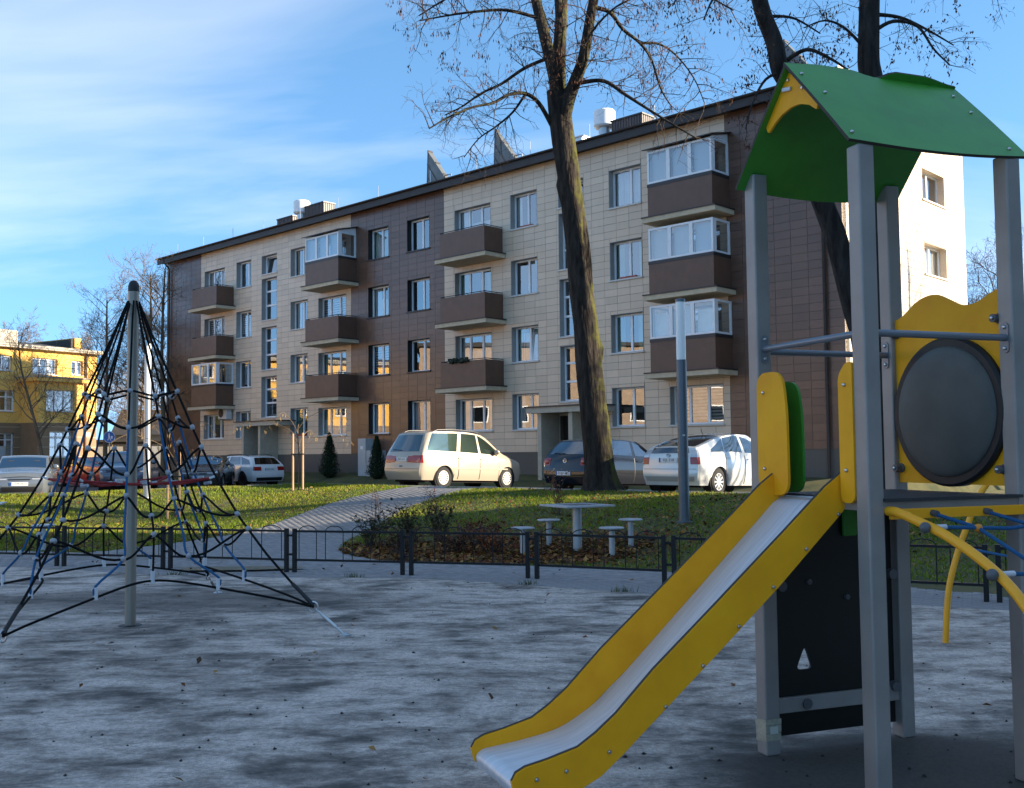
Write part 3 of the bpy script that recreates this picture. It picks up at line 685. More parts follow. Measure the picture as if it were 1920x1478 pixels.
# ================================================================== PLAYGROUND
M('post_grey', (.31, .28, .255), .45, .2, var=.15, vs=2.2, bump=.05, bs=200, spec=.4)
M('tube_grey', (.2, .215, .24), .38, .4)
M('hpl_yellow', (.98, .40, .008), .55, var=.12, vs=3.5, bump=.06, bs=350, spec=.25)
M('hpl_edge', (.035, .028, .02), .7)
M('hpl_green', (.045, .27, .025), .42, var=.16, vs=2.5, bump=.05, bs=300)
M('hpl_black', (.006, .008, .007), .4)
M('deck_black', (.028, .028, .03), .6, bump=.5, bs=220)
M('steel_bed', (.66, .66, .68), .45, .35, var=.12, vs=3, stretch=(1, 12, 1), bump=.04, bs=60)
M('steel', (.55, .55, .54), .28, 1.0)
M('rubber_black', (.009, .009, .0095), .55)
M('bubble', (.085, .085, .075), .6, var=.25, vs=2.5, coat=0.)
M('ball_cap', (.1, .1, .105), .45)
M('yellow_tube', (.98, .405, .008), .42, var=.05)
M('rope_black', (.010, .010, .0105), .9, bump=.6, bs=160, spec=.12)
M('rope_blue', (.025, .11, .24), .8, bump=.6, bs=160, spec=.2)
M('rope_red', (.30, .018, .018), .75, bump=.6, bs=160)
M('clamp_grey', (.34, .35, .37), .45, .3)
M('clamp_white', (.62, .62, .64), .4)
M('orange_plastic', (.75, .25, .01), .4)
M('tape', (.42, .38, .28), .45, var=.2, vs=30, bump=.5, bs=60)
M('sticker', (.6, .58, .5), .6)
AL = .3585
TW = thing('play_tower', 'grey post play tower with green pitched roof and yellow slide', 'play tower', (2.002, 5.587, .012), AL)
def bolt_mesh(): return MB().lathe([(.0105, 0), (.0105, .003), (.008, .008), (.003, .010), (0, .010)], 10).mesh('bolt', True)
BOLT = bolt_mesh()
def bolt(parent, p, n):
    o = link('bolt', BOLT, 'steel', parent, p); o.rotation_mode = 'QUATERNION'; o.rotation_quaternion = Vector((0, 0, 1)).rotation_difference(Vector(n)); return o
PX, PY, PS = .467, .448, .093
for x, y, top in ((-PX, PY, 3.25), (-PX, -PY, 3.17), (PX, -PY, 3.2), (PX, PY, 3.26)):
    MB().bx(x - PS / 2, x + PS / 2, y - PS / 2, y + PS / 2, 0, top).build('post', 'post_grey', TW, bevel=.009)
# packing tape and sticker left on the foot of one post
m = MB()
for k in range(5):
    z = .075 + k * .022; a = PS / 2 + .0015 + .0006 * k; dz = (-1) ** k * .006
    m.add([(-PX + sx * a, PY + sy * a, z + (dz if i in (0, 1) else -dz)) for i, (sx, sy) in enumerate(((-1, -1), (1, -1), (1, 1), (-1, 1)))] + [(-PX + sx * a, PY + sy * a, z + .03 + (dz if i in (0, 1) else -dz)) for i, (sx, sy) in enumerate(((-1, -1), (1, -1), (1, 1), (-1, 1)))],
          [(i, (i + 1) % 4, (i + 1) % 4 + 4, i + 4) for i in range(4)])
m.build('tape_wrap', 'tape', TW)
MB().bx(-PX - .025, -PX + .025, PY - PS / 2 - .0085, PY - PS / 2 - .007, .12, .16).build('sticker', 'sticker', TW)
# deck
MB().bx(-.42, .42, -.42, .42, 1.425, 1.445).build('deck', 'deck_black', TW, bevel=.004)
MB().bx(-.42, .42, -.49, -.425, 1.385, 1.43).bx(-.42, .42, .425, .49, 1.385, 1.43).bx(-.49, -.425, -.40, .40, 1.385, 1.43).bx(.425, .49, -.40, .40, 1.385, 1.43).build('deck_frame', 'post_grey', TW, bevel=.003)
MB().bx(-.43, .43, -.515, -.42, 1.431, 1.446).build('deck_lip', 'deck_black', TW)
# handrails with oval end plates
def rail(p, q, nrm):
    r = MB().tube([p, q], .018, 14).build('handrail', 'tube_grey', TW, smooth=True)
    for e, s_ in ((Vector(p), 1), (Vector(q), -1)):
        d = (Vector(q) - Vector(p)).normalized() * s_
        pl = MB(); side = d.cross(Vector((0, 0, 1)))
        pts = []
        for k in range(20):
            a = 2 * math.pi * k / 20; pts.append((.024 * math.cos(a), .024 * math.sin(a) + (.055 if math.sin(a) > 0 else -.055)))
        pl.prism(pts, 0, .006, lambda a, b, t, e=e, d=d, side=side: tuple(e + side * a + Vector((0, 0, b)) + d * t)); pl.build('rail_plate', 'tube_grey', r, smooth=30)
        for dz in (-.055, .055): bolt(r, e + Vector((0, 0, dz)) + d * .006, d)
e_ = PX - PS / 2
rail((-e_, -PY, 2.25), (e_, -PY, 2.25), None); rail((-e_, PY, 2.24), (e_, PY, 2.24), None)
rail((-PX, -PY + PS / 2, 2.25), (-PX, PY - PS / 2, 2.25), None)
# yellow panel with the bubble window on the far side
def rounded(pts, r=.03, k=5):
    out_ = []; n = len(pts)
    for i in range(n):
        p, a, b = Vector(pts[i] + (0,)), Vector(pts[i - 1] + (0,)), Vector(pts[(i + 1) % n] + (0,))
        da, db = (a - p), (b - p); rr = min(r, da.length * .45, db.length * .45); pa, pb = p + da.normalized() * rr, p + db.normalized() * rr
        for j in range(k + 1):
            t = j / k; q = pa * (1 - t) ** 2 + p * 2 * t * (1 - t) + pb * t * t; out_.append((q.x, q.y))
    return out_
topc = crv([(-.405, 2.525, 0), (-.33, 2.505, 0), (-.22, 2.465, 0), (-.12, 2.468, 0), (-.03, 2.51, 0), (.06, 2.55, 0), (.15, 2.55, 0), (.24, 2.52, 0), (.33, 2.465, 0), (.405, 2.44, 0)], 4)
outl = [(-.405, 1.485)] + [(y, z) for y, z, _ in topc] + [(.405, 1.485)]
# panel face with a round hole: strips around the hole
HC = (-.015, 1.885); HR = .37
def hole_panel(mb, outline, x0, x1):
    n = 72; inner = [(HC[0] + HR * math.cos(2 * math.pi * k / n), HC[1] + HR * math.sin(2 * math.pi * k / n)) for k in range(n)]
    def hit(a):
        d = Vector((math.cos(a), math.sin(a))); best = None; o = Vector(HC)
        for i in range(len(outline)):
            p, q = Vector(outline[i]), Vector(outline[(i + 1) % len(outline)]); e = q - p; den = d.x * e.y - d.y * e.x
            if abs(den) < 1e-9: continue
            t = ((p.x - o.x) * e.y - (p.y - o.y) * e.x) / den; s_ = ((p.x - o.x) * d.y - (p.y - o.y) * d.x) / den
            if t > 0 and -1e-6 <= s_ <= 1 + 1e-6 and (best is None or t > best): best = t
        return tuple(o + d * best)
    an = sorted(set([2 * math.pi * k / n for k in range(n)] + [math.atan2(p[1] - HC[1], p[0] - HC[0]) % (2 * math.pi) for p in outline]))
    inn = [(HC[0] + HR * math.cos(a), HC[1] + HR * math.sin(a)) for a in an]; ou = [hit(a) for a in an]; K = len(an)
    for x, fl in ((x0, 0), (x1, 1)):
        mb.add([(x, a, b) for a, b in inn] + [(x, a, b) for a, b in ou], [((i, (i + 1) % K, (i + 1) % K + K, i + K) if fl else (i + K, (i + 1) % K + K, (i + 1) % K, i)) for i in range(K)])
    mb.add([(x0, a, b) for a, b in ou] + [(x1, a, b) for a, b in ou], [(i, (i + 1) % K, (i + 1) % K + K, i + K) for i in range(K)])
m = MB(); hole_panel(m, outl, .452, .47); bp = m.build('bubble_panel', 'hpl_yellow', TW)
MB().lathe([(HR - .03, -.035), (HR + .03, -.035), (HR + .045, -.02), (HR + .045, .0), (HR + .045, .03), (HR - .03, .03), (HR - .03, -.035)], 56, (.452, HC[0], HC[1]), 'x', False).build('bubble_ring', 'rubber_black', bp, smooth=30)
MB().lathe([(HR - .008, -.036)] + [((HR - .008) * math.cos(t), -.036 - .05 * math.sin(t)) for t in [math.pi / 2 * k / 12 for k in range(1, 13)]], 48, (.452, HC[0], HC[1]), 'x', False).build('bubble', 'bubble', bp, smooth=60)
for y, z in ((.40, 2.36), (.40, 1.57), (-.40, 2.36), (-.40, 1.57)):
    MB().lathe([(.022, -.05), (.022, -.012), (.028, -.008), (.028, .0)], 14, (.452, y * .955, z), 'x').build('spacer', 'ball_cap', bp, smooth=True)
    bolt(bp, (.40, y * .955, z), (-1, 0, 0))
# barriers beside the slide
m = MB(); pl = rounded([(.405, 1.44), (.13, 1.44), (.135, 1.9), (.17, 2.11), (.405, 2.11)], .09); m.prism(pl, -.522, -.506, lambda a, b, t: (t, a, b)); bl = m.build('barrier', 'hpl_yellow', TW)
m = MB(); pl = rounded([(-.405, 1.42), (-.30, 1.42), (-.30, 2.05), (-.36, 2.11), (-.405, 2.11)], .05); m.prism(pl, -.522, -.506, lambda a, b, t: (t, a, b)); br_ = m.build('barrier', 'hpl_yellow', TW)
for z in (2.0, 1.58): bolt(bl, (-.523, .34, z), (-1, 0, 0)); bolt(br_, (-.523, -.35, z), (-1, 0, 0))
m = MB(); pl = rounded([(.40, 1.45), (.165, 1.45), (.165, 1.85), (.20, 2.06), (.40, 2.06)], .09); m.prism(pl, -.40, -.385, lambda a, b, t: (t, a, b)); m.build('green_barrier', 'hpl_green', TW)
# slide
upn = [(-.46, 1.595), (-.6, 1.50), (-.85, 1.287), (-1.22, .978), (-1.57, .69), (-1.76, .512), (-1.86, .437), (-1.95, .383), (-2.1, .345), (-2.2, .326), (-2.245, .305), (-2.265, .27), (-2.25, .21), (-2.205, .178), (-2.05, .178), (-1.95, .195), (-1.84, .245), (-1.728, .33), (-1.572, .458), (-1.224, .742), (-.88, 1.03), (-.5, 1.375), (-.455, 1.43)]
bedc = crv([(-.44, 1.437, 0), (-.52, 1.405, 0), (-.62, 1.315, 0), (-.85, 1.105, 0), (-1.153, .828, 0), (-1.53, .49, 0), (-1.70, .375, 0), (-1.83, .318, 0), (-2.0, .287, 0), (-2.15, .27, 0), (-2.21, .262, 0), (-2.243, .235, 0), (-2.236, .2, 0), (-2.21, .185, 0)], 5)
SL = MB().grid([[(x, y, z) for y in (-.262, -.2, 0, .2, .262)] for x, z, _ in bedc]).grid([[(x + .004, y, z - .012) for y in (-.262, .262)] for x, z, _ in bedc]).build('slide', 'steel_bed', TW, smooth=60)
for y0, y1, sg in ((-.287, -.263, -1), (.263, .287, 1)):
    pts2 = upn
    m = MB().prism(pts2, y0, y1, lambda a, b, t: (a, t, b)); m.build('slide_side', 'hpl_yellow', SL, bevel=.003)
    m = MB(); n = 14
    # dark cut edge of the board, sitting on its rim
    m.grid([[(a, y0 + .003, b + .0035), (a, y1 - .003, b + .0035)] for a, b in pts2[:12]]); m.build('board_edge', 'hpl_edge', SL)
    for x, z in ((-.53, 1.36), (-.725, 1.197), (-.919, 1.024), (-1.116, .851), (-1.314, .684), (-1.513, .516), (-1.80, .345), (-2.01, .285), (-2.15, .265)):
        bolt(SL, (x, y0 if sg < 0 else y1, z + .004), (0, sg, 0))
MB().tube([(-2.0, -.2, .2), (-2.0, -.2, 0)], .022, 10).tube([(-2.0, .2, .2), (-2.0, .2, 0)], .022, 10).build('slide_foot', 'steel', SL, smooth=True)
# dark play panel below the deck with cut-outs, knobs and low rail
def panel_with_hole(name, x0, x1, z0, z1, hole, y, mat):
    n = len(hole); cx = sum(p[0] for p in hole) / n; cz = sum(p[1] for p in hole) / n
    ou = []
    for px, pz in hole:
        dx, dz = px - cx, pz - cz; ts = []
        if dx > 1e-9: ts.append((x1 - cx) / dx)
        if dx < -1e-9: ts.append((x0 - cx) / dx)
        if dz > 1e-9: ts.append((z1 - cz) / dz)
        if dz < -1e-9: ts.append((z0 - cz) / dz)
        t = min(ts); ou.append((cx + dx * t, cz + dz * t))
    m = MB()
    for yy, fl in ((y, 0), (y + .014, 1)):
        m.add([(a, yy, b) for a, b in hole] + [(a, yy, b) for a, b in ou], [((i, (i + 1) % n, (i + 1) % n + n, i + n) if fl else (i + n, (i + 1) % n + n, (i + 1) % n, i)) for i in range(n)])
    m.add([(a, y, b) for a, b in hole] + [(a, y + .014, b) for a, b in hole], [(i, (i + 1) % n, (i + 1) % n + n, i + n) for i in range(n)])
    for i in range(n):
        a, b = ou[i], ou[(i + 1) % n]
        if abs(a[0] - b[0]) > 1e-6 and abs(a[1] - b[1]) > 1e-6:
            c = (x0 if min(a[0], b[0]) - x0 < 1e-6 else x1, z0 if min(a[1], b[1]) - z0 < 1e-6 else z1)
            for yy in (y, y + .014): m.add([(a[0], yy, a[1]), (b[0], yy, b[1]), (c[0], yy, c[1])], [(0, 1, 2)])
    return m.build(name, mat, TW)
tri = rounded([(-.27, .44), (-.16, .44), (-.207, .575)], .035, 6)
dp = panel_with_hole('play_panel', -.415, .415, .085, 1.37, tri, .455, 'hpl_black')
MB().bx(-.42, .43, .425, .452, .215, .30).build('low_rail', 'post_grey', TW, bevel=.004)
MB().lathe([(.03, -.02), (.03, -.012), (.02, 0)], 14, (-.23, .425, .258), 'y').build('rail_knob', 'ball_cap', TW, smooth=True)
for x, z in ((-.38, .92), (.39, .95), (.39, .3)):
    MB().lathe([(.03, -.05), (.03, -.01), (.02, 0)], 14, (x, .455, z), 'y').build('panel_spacer', 'ball_cap', dp, smooth=True)
for x, z in ((-.17, .93), (.09, .83)):
    MB().lathe([(.016, -.014), (.014, -.002), (.016, 0)], 12, (x, .455, z), 'y').build('climbing_knob', 'ball_cap', dp, smooth=True)
MB().bx(.06, .16, .425, .45, 1.18, 1.36).build('climbing_hold', 'hpl_green', dp, bevel=.012)
# roof: two bowed green boards crossing at the ridge, and the yellow gable piece
def roof_panel(sg):
    K = 25; rows = []
    for i in range(K):
        t = i / (K - 1); x = lerp(-.57, .57, t)
        ez = 3.185 - .028 * math.sin(math.pi * t) + (.015 * t); ey = .50 + .02 * math.sin(math.pi * t)
        # the crest of each board rises over the ridge on its own half
        tt = t if sg > 0 else 1 - t
        over = .055 * sst((tt - .5) / .12) - .012
        over *= 1 - .75 * sst((tt - .78) / .22)
        slope = Vector((0, .46, .53)).normalized()
        ry, rz = .0 + over * .62, 3.735 + over * .72
        row = []
        for j in range(13):
            s_ = j / 12; y = lerp(-ey, ry, s_); z = lerp(ez, rz, s_) + .006 * math.sin(math.pi * s_) - .02 * math.sin(2 * math.pi * s_) * 0
            row.append(Vector((x, y * (1 if sg < 0 else -1), z)))
        rows.append(row)
    return rows
for sg in (-1, 1):
    rows = roof_panel(sg); m = MB(); th = Vector((0, .011 * sg, .011))
    # round the outer corners of the board
    m.grid(rows); m.grid([[p - th for p in r] for r in rows])
    rim = rows[0] + [r[-1] for r in rows[1:]] + rows[-1][::-1][1:] + [r[0] for r in rows[::-1]][1:]
    rp = m.build('roof_board', 'hpl_green', TW, smooth=50)
    MB().grid([[p + Vector((0, 0, .0005)), p - th] for p in rim]).build('board_edge', 'hpl_edge', rp)
    for t, s_ in ((.08, .86), (.1, .62), (.07, .14), (.92, .86), (.93, .62), (.92, .14)):
        r = rows[int(t * 24)]; p = r[int(s_ * 12)]; nn = Vector((0, .75 * sg, .66)); bolt(rp, p + Vector((0, 0, .002)), nn)
gp = rounded([(-.045, 3.66), (.03, 3.685), (.10, 3.66), (.235, 3.45), (.215, 3.41), (.15, 3.45), (.09, 3.475), (.01, 3.49), (-.07, 3.485), (-.15, 3.455), (-.21, 3.41), (-.23, 3.45)], .012, 3)
for x0, nm in ((-.535, 'gable_piece'), (.52, 'gable_piece')):
    g_ = MB().prism([(a, b + .012) for a, b in gp], x0, x0 + .014, lambda a, b, t: (t, a, b)).build(nm, 'hpl_yellow', TW)
    if x0 < 0:
        for y, z in ((.02, 3.655), (-.10, 3.575), (.15, 3.575)): bolt(g_, (x0 - .001, y, z), (-1, 0, 0))
        MB().box((x0 - .008, .03, 3.607), (.012, .075, .022), rx=R(12)).build('badge', 'clamp_white', g_, bevel=.005)
# climbing net arms in front
def arm(sx):
    pts2 = crv([(sx, -.49, 1.385), (sx, -.56, 1.382), (sx, -.71, 1.342), (sx, -.87, 1.292), (sx, -1.08, 1.195), (sx, -1.25, 1.075), (sx, -1.42, .86), (sx, -1.55, .56), (sx, -1.62, .25), (sx, -1.63, 0)], 5)
    a_ = MB().tube(pts2, .0225, 14).build('climbing_arm', 'yellow_tube', TW, smooth=True)
    return a_, pts2
a1, p1 = arm(-.40); a2, p2 = arm(.52)
MB().bx(-.40, .52, -.515, -.495, 1.345, 1.395).build('arm_bar', 'yellow_tube', TW, bevel=.004)
ropes = MB()
for k in (12, 22, 33):
    A = Vector(p1[k]); B = Vector(p2[k])
    for e, d in ((A, 1), (B, -1)):
        MB().sphere(e - Vector((.032 * d, 0, 0)), .026, 12, 8).build('ball_cap', 'ball_cap', a1 if d > 0 else a2, smooth=60)
        MB().tube([e + Vector((.02 * d, 0, 0)), e + Vector((.085 * d, 0, 0))], .0125, 10).build('ferrule', 'clamp_white', a1 if d > 0 else a2, smooth=True)
    MB().tube([A + Vector((.08, 0, -.002)), lerp(A, B, .5) + Vector((0, 0, -.02)), B - Vector((.08, 0, -.002))], .009, 8).build('rope', 'rope_blue', TW, smooth=True)
for f_ in (.3, .66):
    cs = [lerp(Vector(p1[k]), Vector(p2[k]), f_) - Vector((0, 0, .012)) for k in (12, 22, 33)]
    MB().tube([(lerp(-.40, .52, f_) - .03, -.51, 1.37)] + [tuple(c) for c in cs] + [tuple(cs[-1] + Vector((0, -.2, -.5)))], .0095, 8).build('rope', 'rope_blue', TW, smooth=True)
    MB().tube([(lerp(-.40, .52, f_) - .03, -.5, 1.372), (lerp(-.40, .52, f_) - .03, -.55, 1.366)], .016, 10).build('ferrule', 'ball_cap', TW, smooth=True)
    for c in cs: MB().sphere(c, .022, 12, 8, (1, .8, .9)).build('rope_joint', 'orange_plastic', TW, smooth=60)
# second arch further back
AR = thing('climbing_arch', 'yellow tubular climbing arch with blue ropes behind the tower', 'climbing arch', (3.73, 9.05, .012))
pts2 = crv([(0, 0, 0), (.02, 0, .26), (.05, 0, .49), (.13, 0, .77), (.23, 0, 1.02), (.36, 0, 1.3), (.62, -.05, 1.62), (1.0, -.1, 1.8), (1.5, -.15, 1.72), (1.85, -.2, 1.4), (2.05, -.2, .9), (2.15, -.2, 0)], 5)
MB().tube(pts2, .026, 14).build('arch_tube', 'yellow_tube', AR, smooth=True)
pts3 = [(x + .35, y - 1.1, z) for x, y, z in pts2]; MB().tube(pts3, .026, 14).build('arch_tube', 'yellow_tube', AR, smooth=True)
for k in (16, 23, 30, 38):
    A, B = Vector(pts2[k]), Vector(pts3[k]); MB().tube([A, lerp(A, B, .5) - Vector((0, 0, .03)), B], .011, 8).build('rope', 'rope_blue', AR, smooth=True)
    MB().sphere(A, .032, 10, 8).build('ball_cap', 'ball_cap', AR, smooth=60)
    MB().sphere(lerp(A, B, .5) - Vector((0, 0, .03)), .024, 10, 8).build('rope_joint', 'orange_plastic', AR, smooth=60)
mid = [lerp(Vector(pts2[k]), Vector(pts3[k]), .5) - Vector((0, 0, .03)) for k in (16, 23, 30, 38)]
MB().tube(mid, .011, 8).build('rope', 'rope_blue', AR, smooth=True)
# ------------------------------------------------------------------ rope pyramid
M('mast', (.30, .27, .225), .4, .5, var=.08, vs=2, stretch=(8, 8, .4))
NX, NY = -3.83, 10.41
NP = thing('rope_pyramid', 'rope climbing pyramid with grey mast and black, blue and red ropes', 'climbing net', (NX, NY, .012))
MB().tube([(0, 0, 0), (0, 0, 3.36)], .053, 24).build('mast', 'mast', NP, smooth=True)
MB().lathe([(.0545, 3.35), (.0545, 3.40), (.046, 3.435), (.028, 3.46), (0, 3.468)], 24).build('mast_cap', 'rubber_black', NP, smooth=True)
MB().lathe([(.12, -.004), (.11, .004), (.055, .006)], 24).build('mast_collar', 'rubber_black', NP)
ANG = [R(-17), R(85), R(172), R(-98)]
ZT_ = 3.22
def edge_pt(i, z, rf=1.0):
    r = rf * float(np.interp(z, (.25, .7, 1.1, 1.5, 1.9, 2.3, 2.8, 3.22), (2.03, 1.56, 1.22, .95, .73, .53, .27, .075))); a = ANG[i % 4]; return Vector((r * math.cos(a), r * math.sin(a), z))
def face_pt(i, f, z):
    """point on face i (between edges i,i+1) at fraction f, pulled inwards"""
    p = lerp(edge_pt(i, z), edge_pt(i + 1, z), f); k = 1 - .20 * math.sin(math.pi * f) * sst((ZT_ - z) / 2.2) * (1 if z > .9 else 1.15)
    k += .10 * math.sin(math.pi * f); return Vector((p.x * k, p.y * k, z))
def clampo(p, s_=1.):
    o = link('rope_clamp', CL, 'clamp_grey', NP, p); o.scale = (s_, s_, s_); o.rotation_euler = (random.uniform(0, 3), random.uniform(0, 3), 0); return o
CL = MB().sphere((0, 0, 0), .026, 10, 7, (1.25, 1, 1)).mesh('rope_clamp', True)
FR = [1 / 3, 2 / 3]; RR = .0102
bot = {}
for i in range(4):
    a = ANG[i]; nd = edge_pt(i, .25); an = Vector((2.36 * math.cos(a), 2.36 * math.sin(a), 0))
    # turnbuckle and ring
    d = (nd - an); t_ = MB().tube([an + d * .04, an + d * .3], .01, 8).tube([an + d * .3, an + d * .72], .017, 10).tube([an + d * .72, an + d * .93], .009, 8).build('turnbuckle', 'steel', NP, smooth=True)
    MB().lathe([(.055, 0), (.055, .008), (.02, .02), (.0, .022)], 14, an).build('anchor_plate', 'steel', NP)
    ring = [nd + Vector((math.cos(q) * .05 * math.cos(a), math.cos(q) * .05 * math.sin(a), math.sin(q) * .05)) for q in [2 * math.pi * k / 16 for k in range(16)]]
    MB().tube(ring, .007, 6, closed=True).build('ring', 'steel', NP, smooth=True)
    # corner ropes: a pair that opens out half way
    for sgn in (0,):
        sd_ = Vector((-math.sin(a), math.cos(a), 0)) * sgn
        pts_ = [edge_pt(i, z) + sd_ * (.012 + .055 * math.sin(math.pi * clamp((ZT_ - z) / (ZT_ - .25))) ** 1.5) for z in [ZT_ - (ZT_ - .25) * k / 18 for k in range(19)]]
        MB().tube(pts_, RR * 1.15, 7).build('black_rope', 'rope_black', NP, smooth=True)
    MB().tube([nd + Vector((0, 0, .02)), nd + (edge_pt(i, .6) - nd) * .6], .019, 8).build('rope_sleeve', 'rubber_black', NP, smooth=True)
    # bottom border rope, arched up in the middle
    b_ = []
    A, B = edge_pt(i, .25), edge_pt(i + 1, .25)
    for k in range(25):
        f = k / 24; p = lerp(A, B, f); pull = 1 - .42 * math.sin(math.pi * f); z = .25 + .28 * math.sin(math.pi * f) ** .8
        b_.append(Vector((p.x * pull, p.y * pull, z)))
    bot[i] = b_; MB().tube(b_, RR * 1.1, 7).build('black_rope', 'rope_black', NP, smooth=True)
def bot_pt(i, f):
    q = f * 24; k = int(min(q, 23)); return lerp(bot[i][k], bot[i][k + 1], q - k)
for i in range(4):
    for fi, f in enumerate(FR):
        top = Vector((.055 * math.cos(lerp(ANG[i], ANG[i] + R(92), f)), .055 * math.sin(lerp(ANG[i], ANG[i] + R(92), f)), ZT_ + .03))
        zs_ = [ZT_ - k * .2 for k in range(1, 7)]
        up_ = [top] + [face_pt(i, f, z) for z in zs_]
        MB().tube([cr_eval([tuple(p) for p in up_], t / 3) for t in range((len(up_) - 1) * 3 + 1)], RR, 7).build('black_rope', 'rope_black', NP, smooth=True)
        low = [face_pt(i, f, z) for z in (2.02, 1.75, 1.45, 1.2, .95, .75)] + [bot_pt(i, .22 if fi == 0 else .78) + Vector((0, 0, .10)), bot_pt(i, .22 if fi == 0 else .78)]
        MB().tube([cr_eval([tuple(p) for p in low], t / 4) for t in range((len(low) - 1) * 4 + 1)], RR * 1.1, 7).build('blue_rope', 'rope_blue', NP, smooth=True)
        e = low[-1]; MB().tube([e + Vector((0, 0, -.02)), e + (low[-2] - e).normalized() * .09], .021, 8).build('ferrule', 'clamp_white', NP, smooth=True)
    mid_ = [face_pt(i, .5, z) for z in (1.75, 1.45, 1.2, .95)] + [bot_pt(i, .5)]
    MB().tube([cr_eval([tuple(p) for p in mid_], t / 4) for t in range(17)], RR, 7).build('black_rope', 'rope_black', NP, smooth=True)
    e = mid_[-1]; MB().tube([e + Vector((0, 0, -.02)), e + (mid_[-2] - e).normalized() * .09], .021, 8).build('ferrule', 'clamp_white', NP, smooth=True)
# ring ropes with their sag, and clamps where they meet the uprights
LV = [(2.30, .03, 0), (2.02, .07, .04), (1.66, .16, .08), (1.20, .12, .10), (.86, .13, .10)]
for li, (z, amp, sag) in enumerate(LV):
    nodes = []
    fr_ = [0, 1 / 3, 2 / 3] if z > 1.8 else [0, 1 / 3, .5, 2 / 3]
    idx = 0
    for i in range(4):
        for f in fr_:
            zz_ = z + amp * (1 if idx % 2 == (li % 2) else -1) * (.6 + .4 * random.random()); idx += 1
            p = edge_pt(i, zz_) if f == 0 else face_pt(i, f, zz_)
            nodes.append(p); clampo(p)
    loop = []
    for a, b in zip(nodes, nodes[1:] + nodes[:1]):
        for k in range(8):
            t = k / 8; p = lerp(a, b, t); ss = sst(t); p.z = lerp(a.z, b.z, ss) - sag * .5 * math.sin(math.pi * t) * (1 if li % 2 else .6); loop.append(p)
    MB().tube(loop, RR * 1.1, 7, closed=True).build('black_rope', 'rope_black', NP, smooth=True)
# red inner web at chest height
zr = 1.46
corners = [edge_pt(i, zr, .92) for i in range(4)]; mids = [face_pt(i, .5, zr) * 1 for i in range(4)]
for i in range(4):
    A, B = corners[i], corners[(i + 1) % 4]; m_ = Vector((mids[i].x * .72, mids[i].y * .72, zr - .05))
    MB().tube([cr_eval([tuple(A), tuple(m_), tuple(B)], t / 8) for t in range(17)], RR * 1.2, 7).build('red_rope', 'rope_red', NP, smooth=True)
    c_ = Vector((A.x * .28, A.y * .28, zr - .05)); MB().tube([A, lerp(A, c_, .5) - Vector((0, 0, .03)), c_], RR * 1.2, 7).build('red_rope', 'rope_red', NP, smooth=True)
    n_ = Vector((corners[(i + 1) % 4].x * .28, corners[(i + 1) % 4].y * .28, zr - .05)); MB().tube([c_, n_], RR * 1.2, 7).build('red_rope', 'rope_red', NP, smooth=True)
    for q in (A * .97, m_, c_):
        q = Vector(q); q.z = zr - .05 if q is not A else zr
        MB().tube([q + Vector((-.03, .01, 0)), q + Vector((.04, -.01, .01))], .017, 8).build('ferrule', 'clamp_grey', NP, smooth=True)
    MB().tube([A, edge_pt(i, zr + .02)], .012, 7).build('ferrule', 'clamp_white', NP, smooth=True)
# ------------------------------------------------------------------ low hoop fence
M('fence_black', (.010, .010, .011), .55, spec=.3, bump=.05, bs=80)
POS = ['far left behind the rope pyramid', 'left of the mast behind the rope pyramid', 'just behind the mast of the rope pyramid', 'right of the mast, left of the paved walk', 'in front of the paved walk', 'in front of the brown leaf bed', 'in front of the round stools', 'behind the top of the slide', 'behind the play tower posts', 'behind the climbing arch']
for k, ((x0, y0), (x1, y1)) in enumerate(zip(FENCE, FENCE[1:])):
    A, B = Vector((x0, y0, 0)), Vector((x1, y1, 0)); d = (B - A).normalized(); L_ = (B - A).length
    t = thing('hoop_fence', 'low black metal hoop fence panel ' + POS[k], 'fence', (x0, y0, .0), math.atan2(d.y, d.x), 'low hoop fence panels')
    a, b = .065, L_ - .065; zt, zb = .6, .19
    for x in (a, b): MB().bx(x - .027, x + .027, -.027, .027, .0, .635).build('post', 'fence_black', t, bevel=.004)
    MB().bx(a + .027, b - .027, -.015, .015, zt - .018, zt + .012).build('top_rail', 'fence_black', t)
    MB().bx(a + .027, b - .027, -.015, .015, zb - .015, zb + .015).build('bottom_rail', 'fence_black', t)
    MB().bx(-.035, .036, -.012, .012, .25, .28).build('link_plate', 'fence_black', t); MB().bx(-.035, .036, -.012, .012, .52, .55).build('link_plate', 'fence_black', t)
    n = 4; s_ = (b - a) / n
    for i in range(n):
        c = a + s_ * (i + .5); hw = s_ * .33
        pts_ = [(c - hw, 0, zb), (c - hw, 0, zt - .02)] + [(c - hw * math.cos(q), 0, zt - .0 + .075 * math.sin(q)) for q in [math.pi * j / 10 for j in range(11)]] + [(c + hw, 0, zt - .02), (c + hw, 0, zb)]
        MB().tube(pts_, .0065, 6).build('hoop', 'fence_black', t, smooth=True)
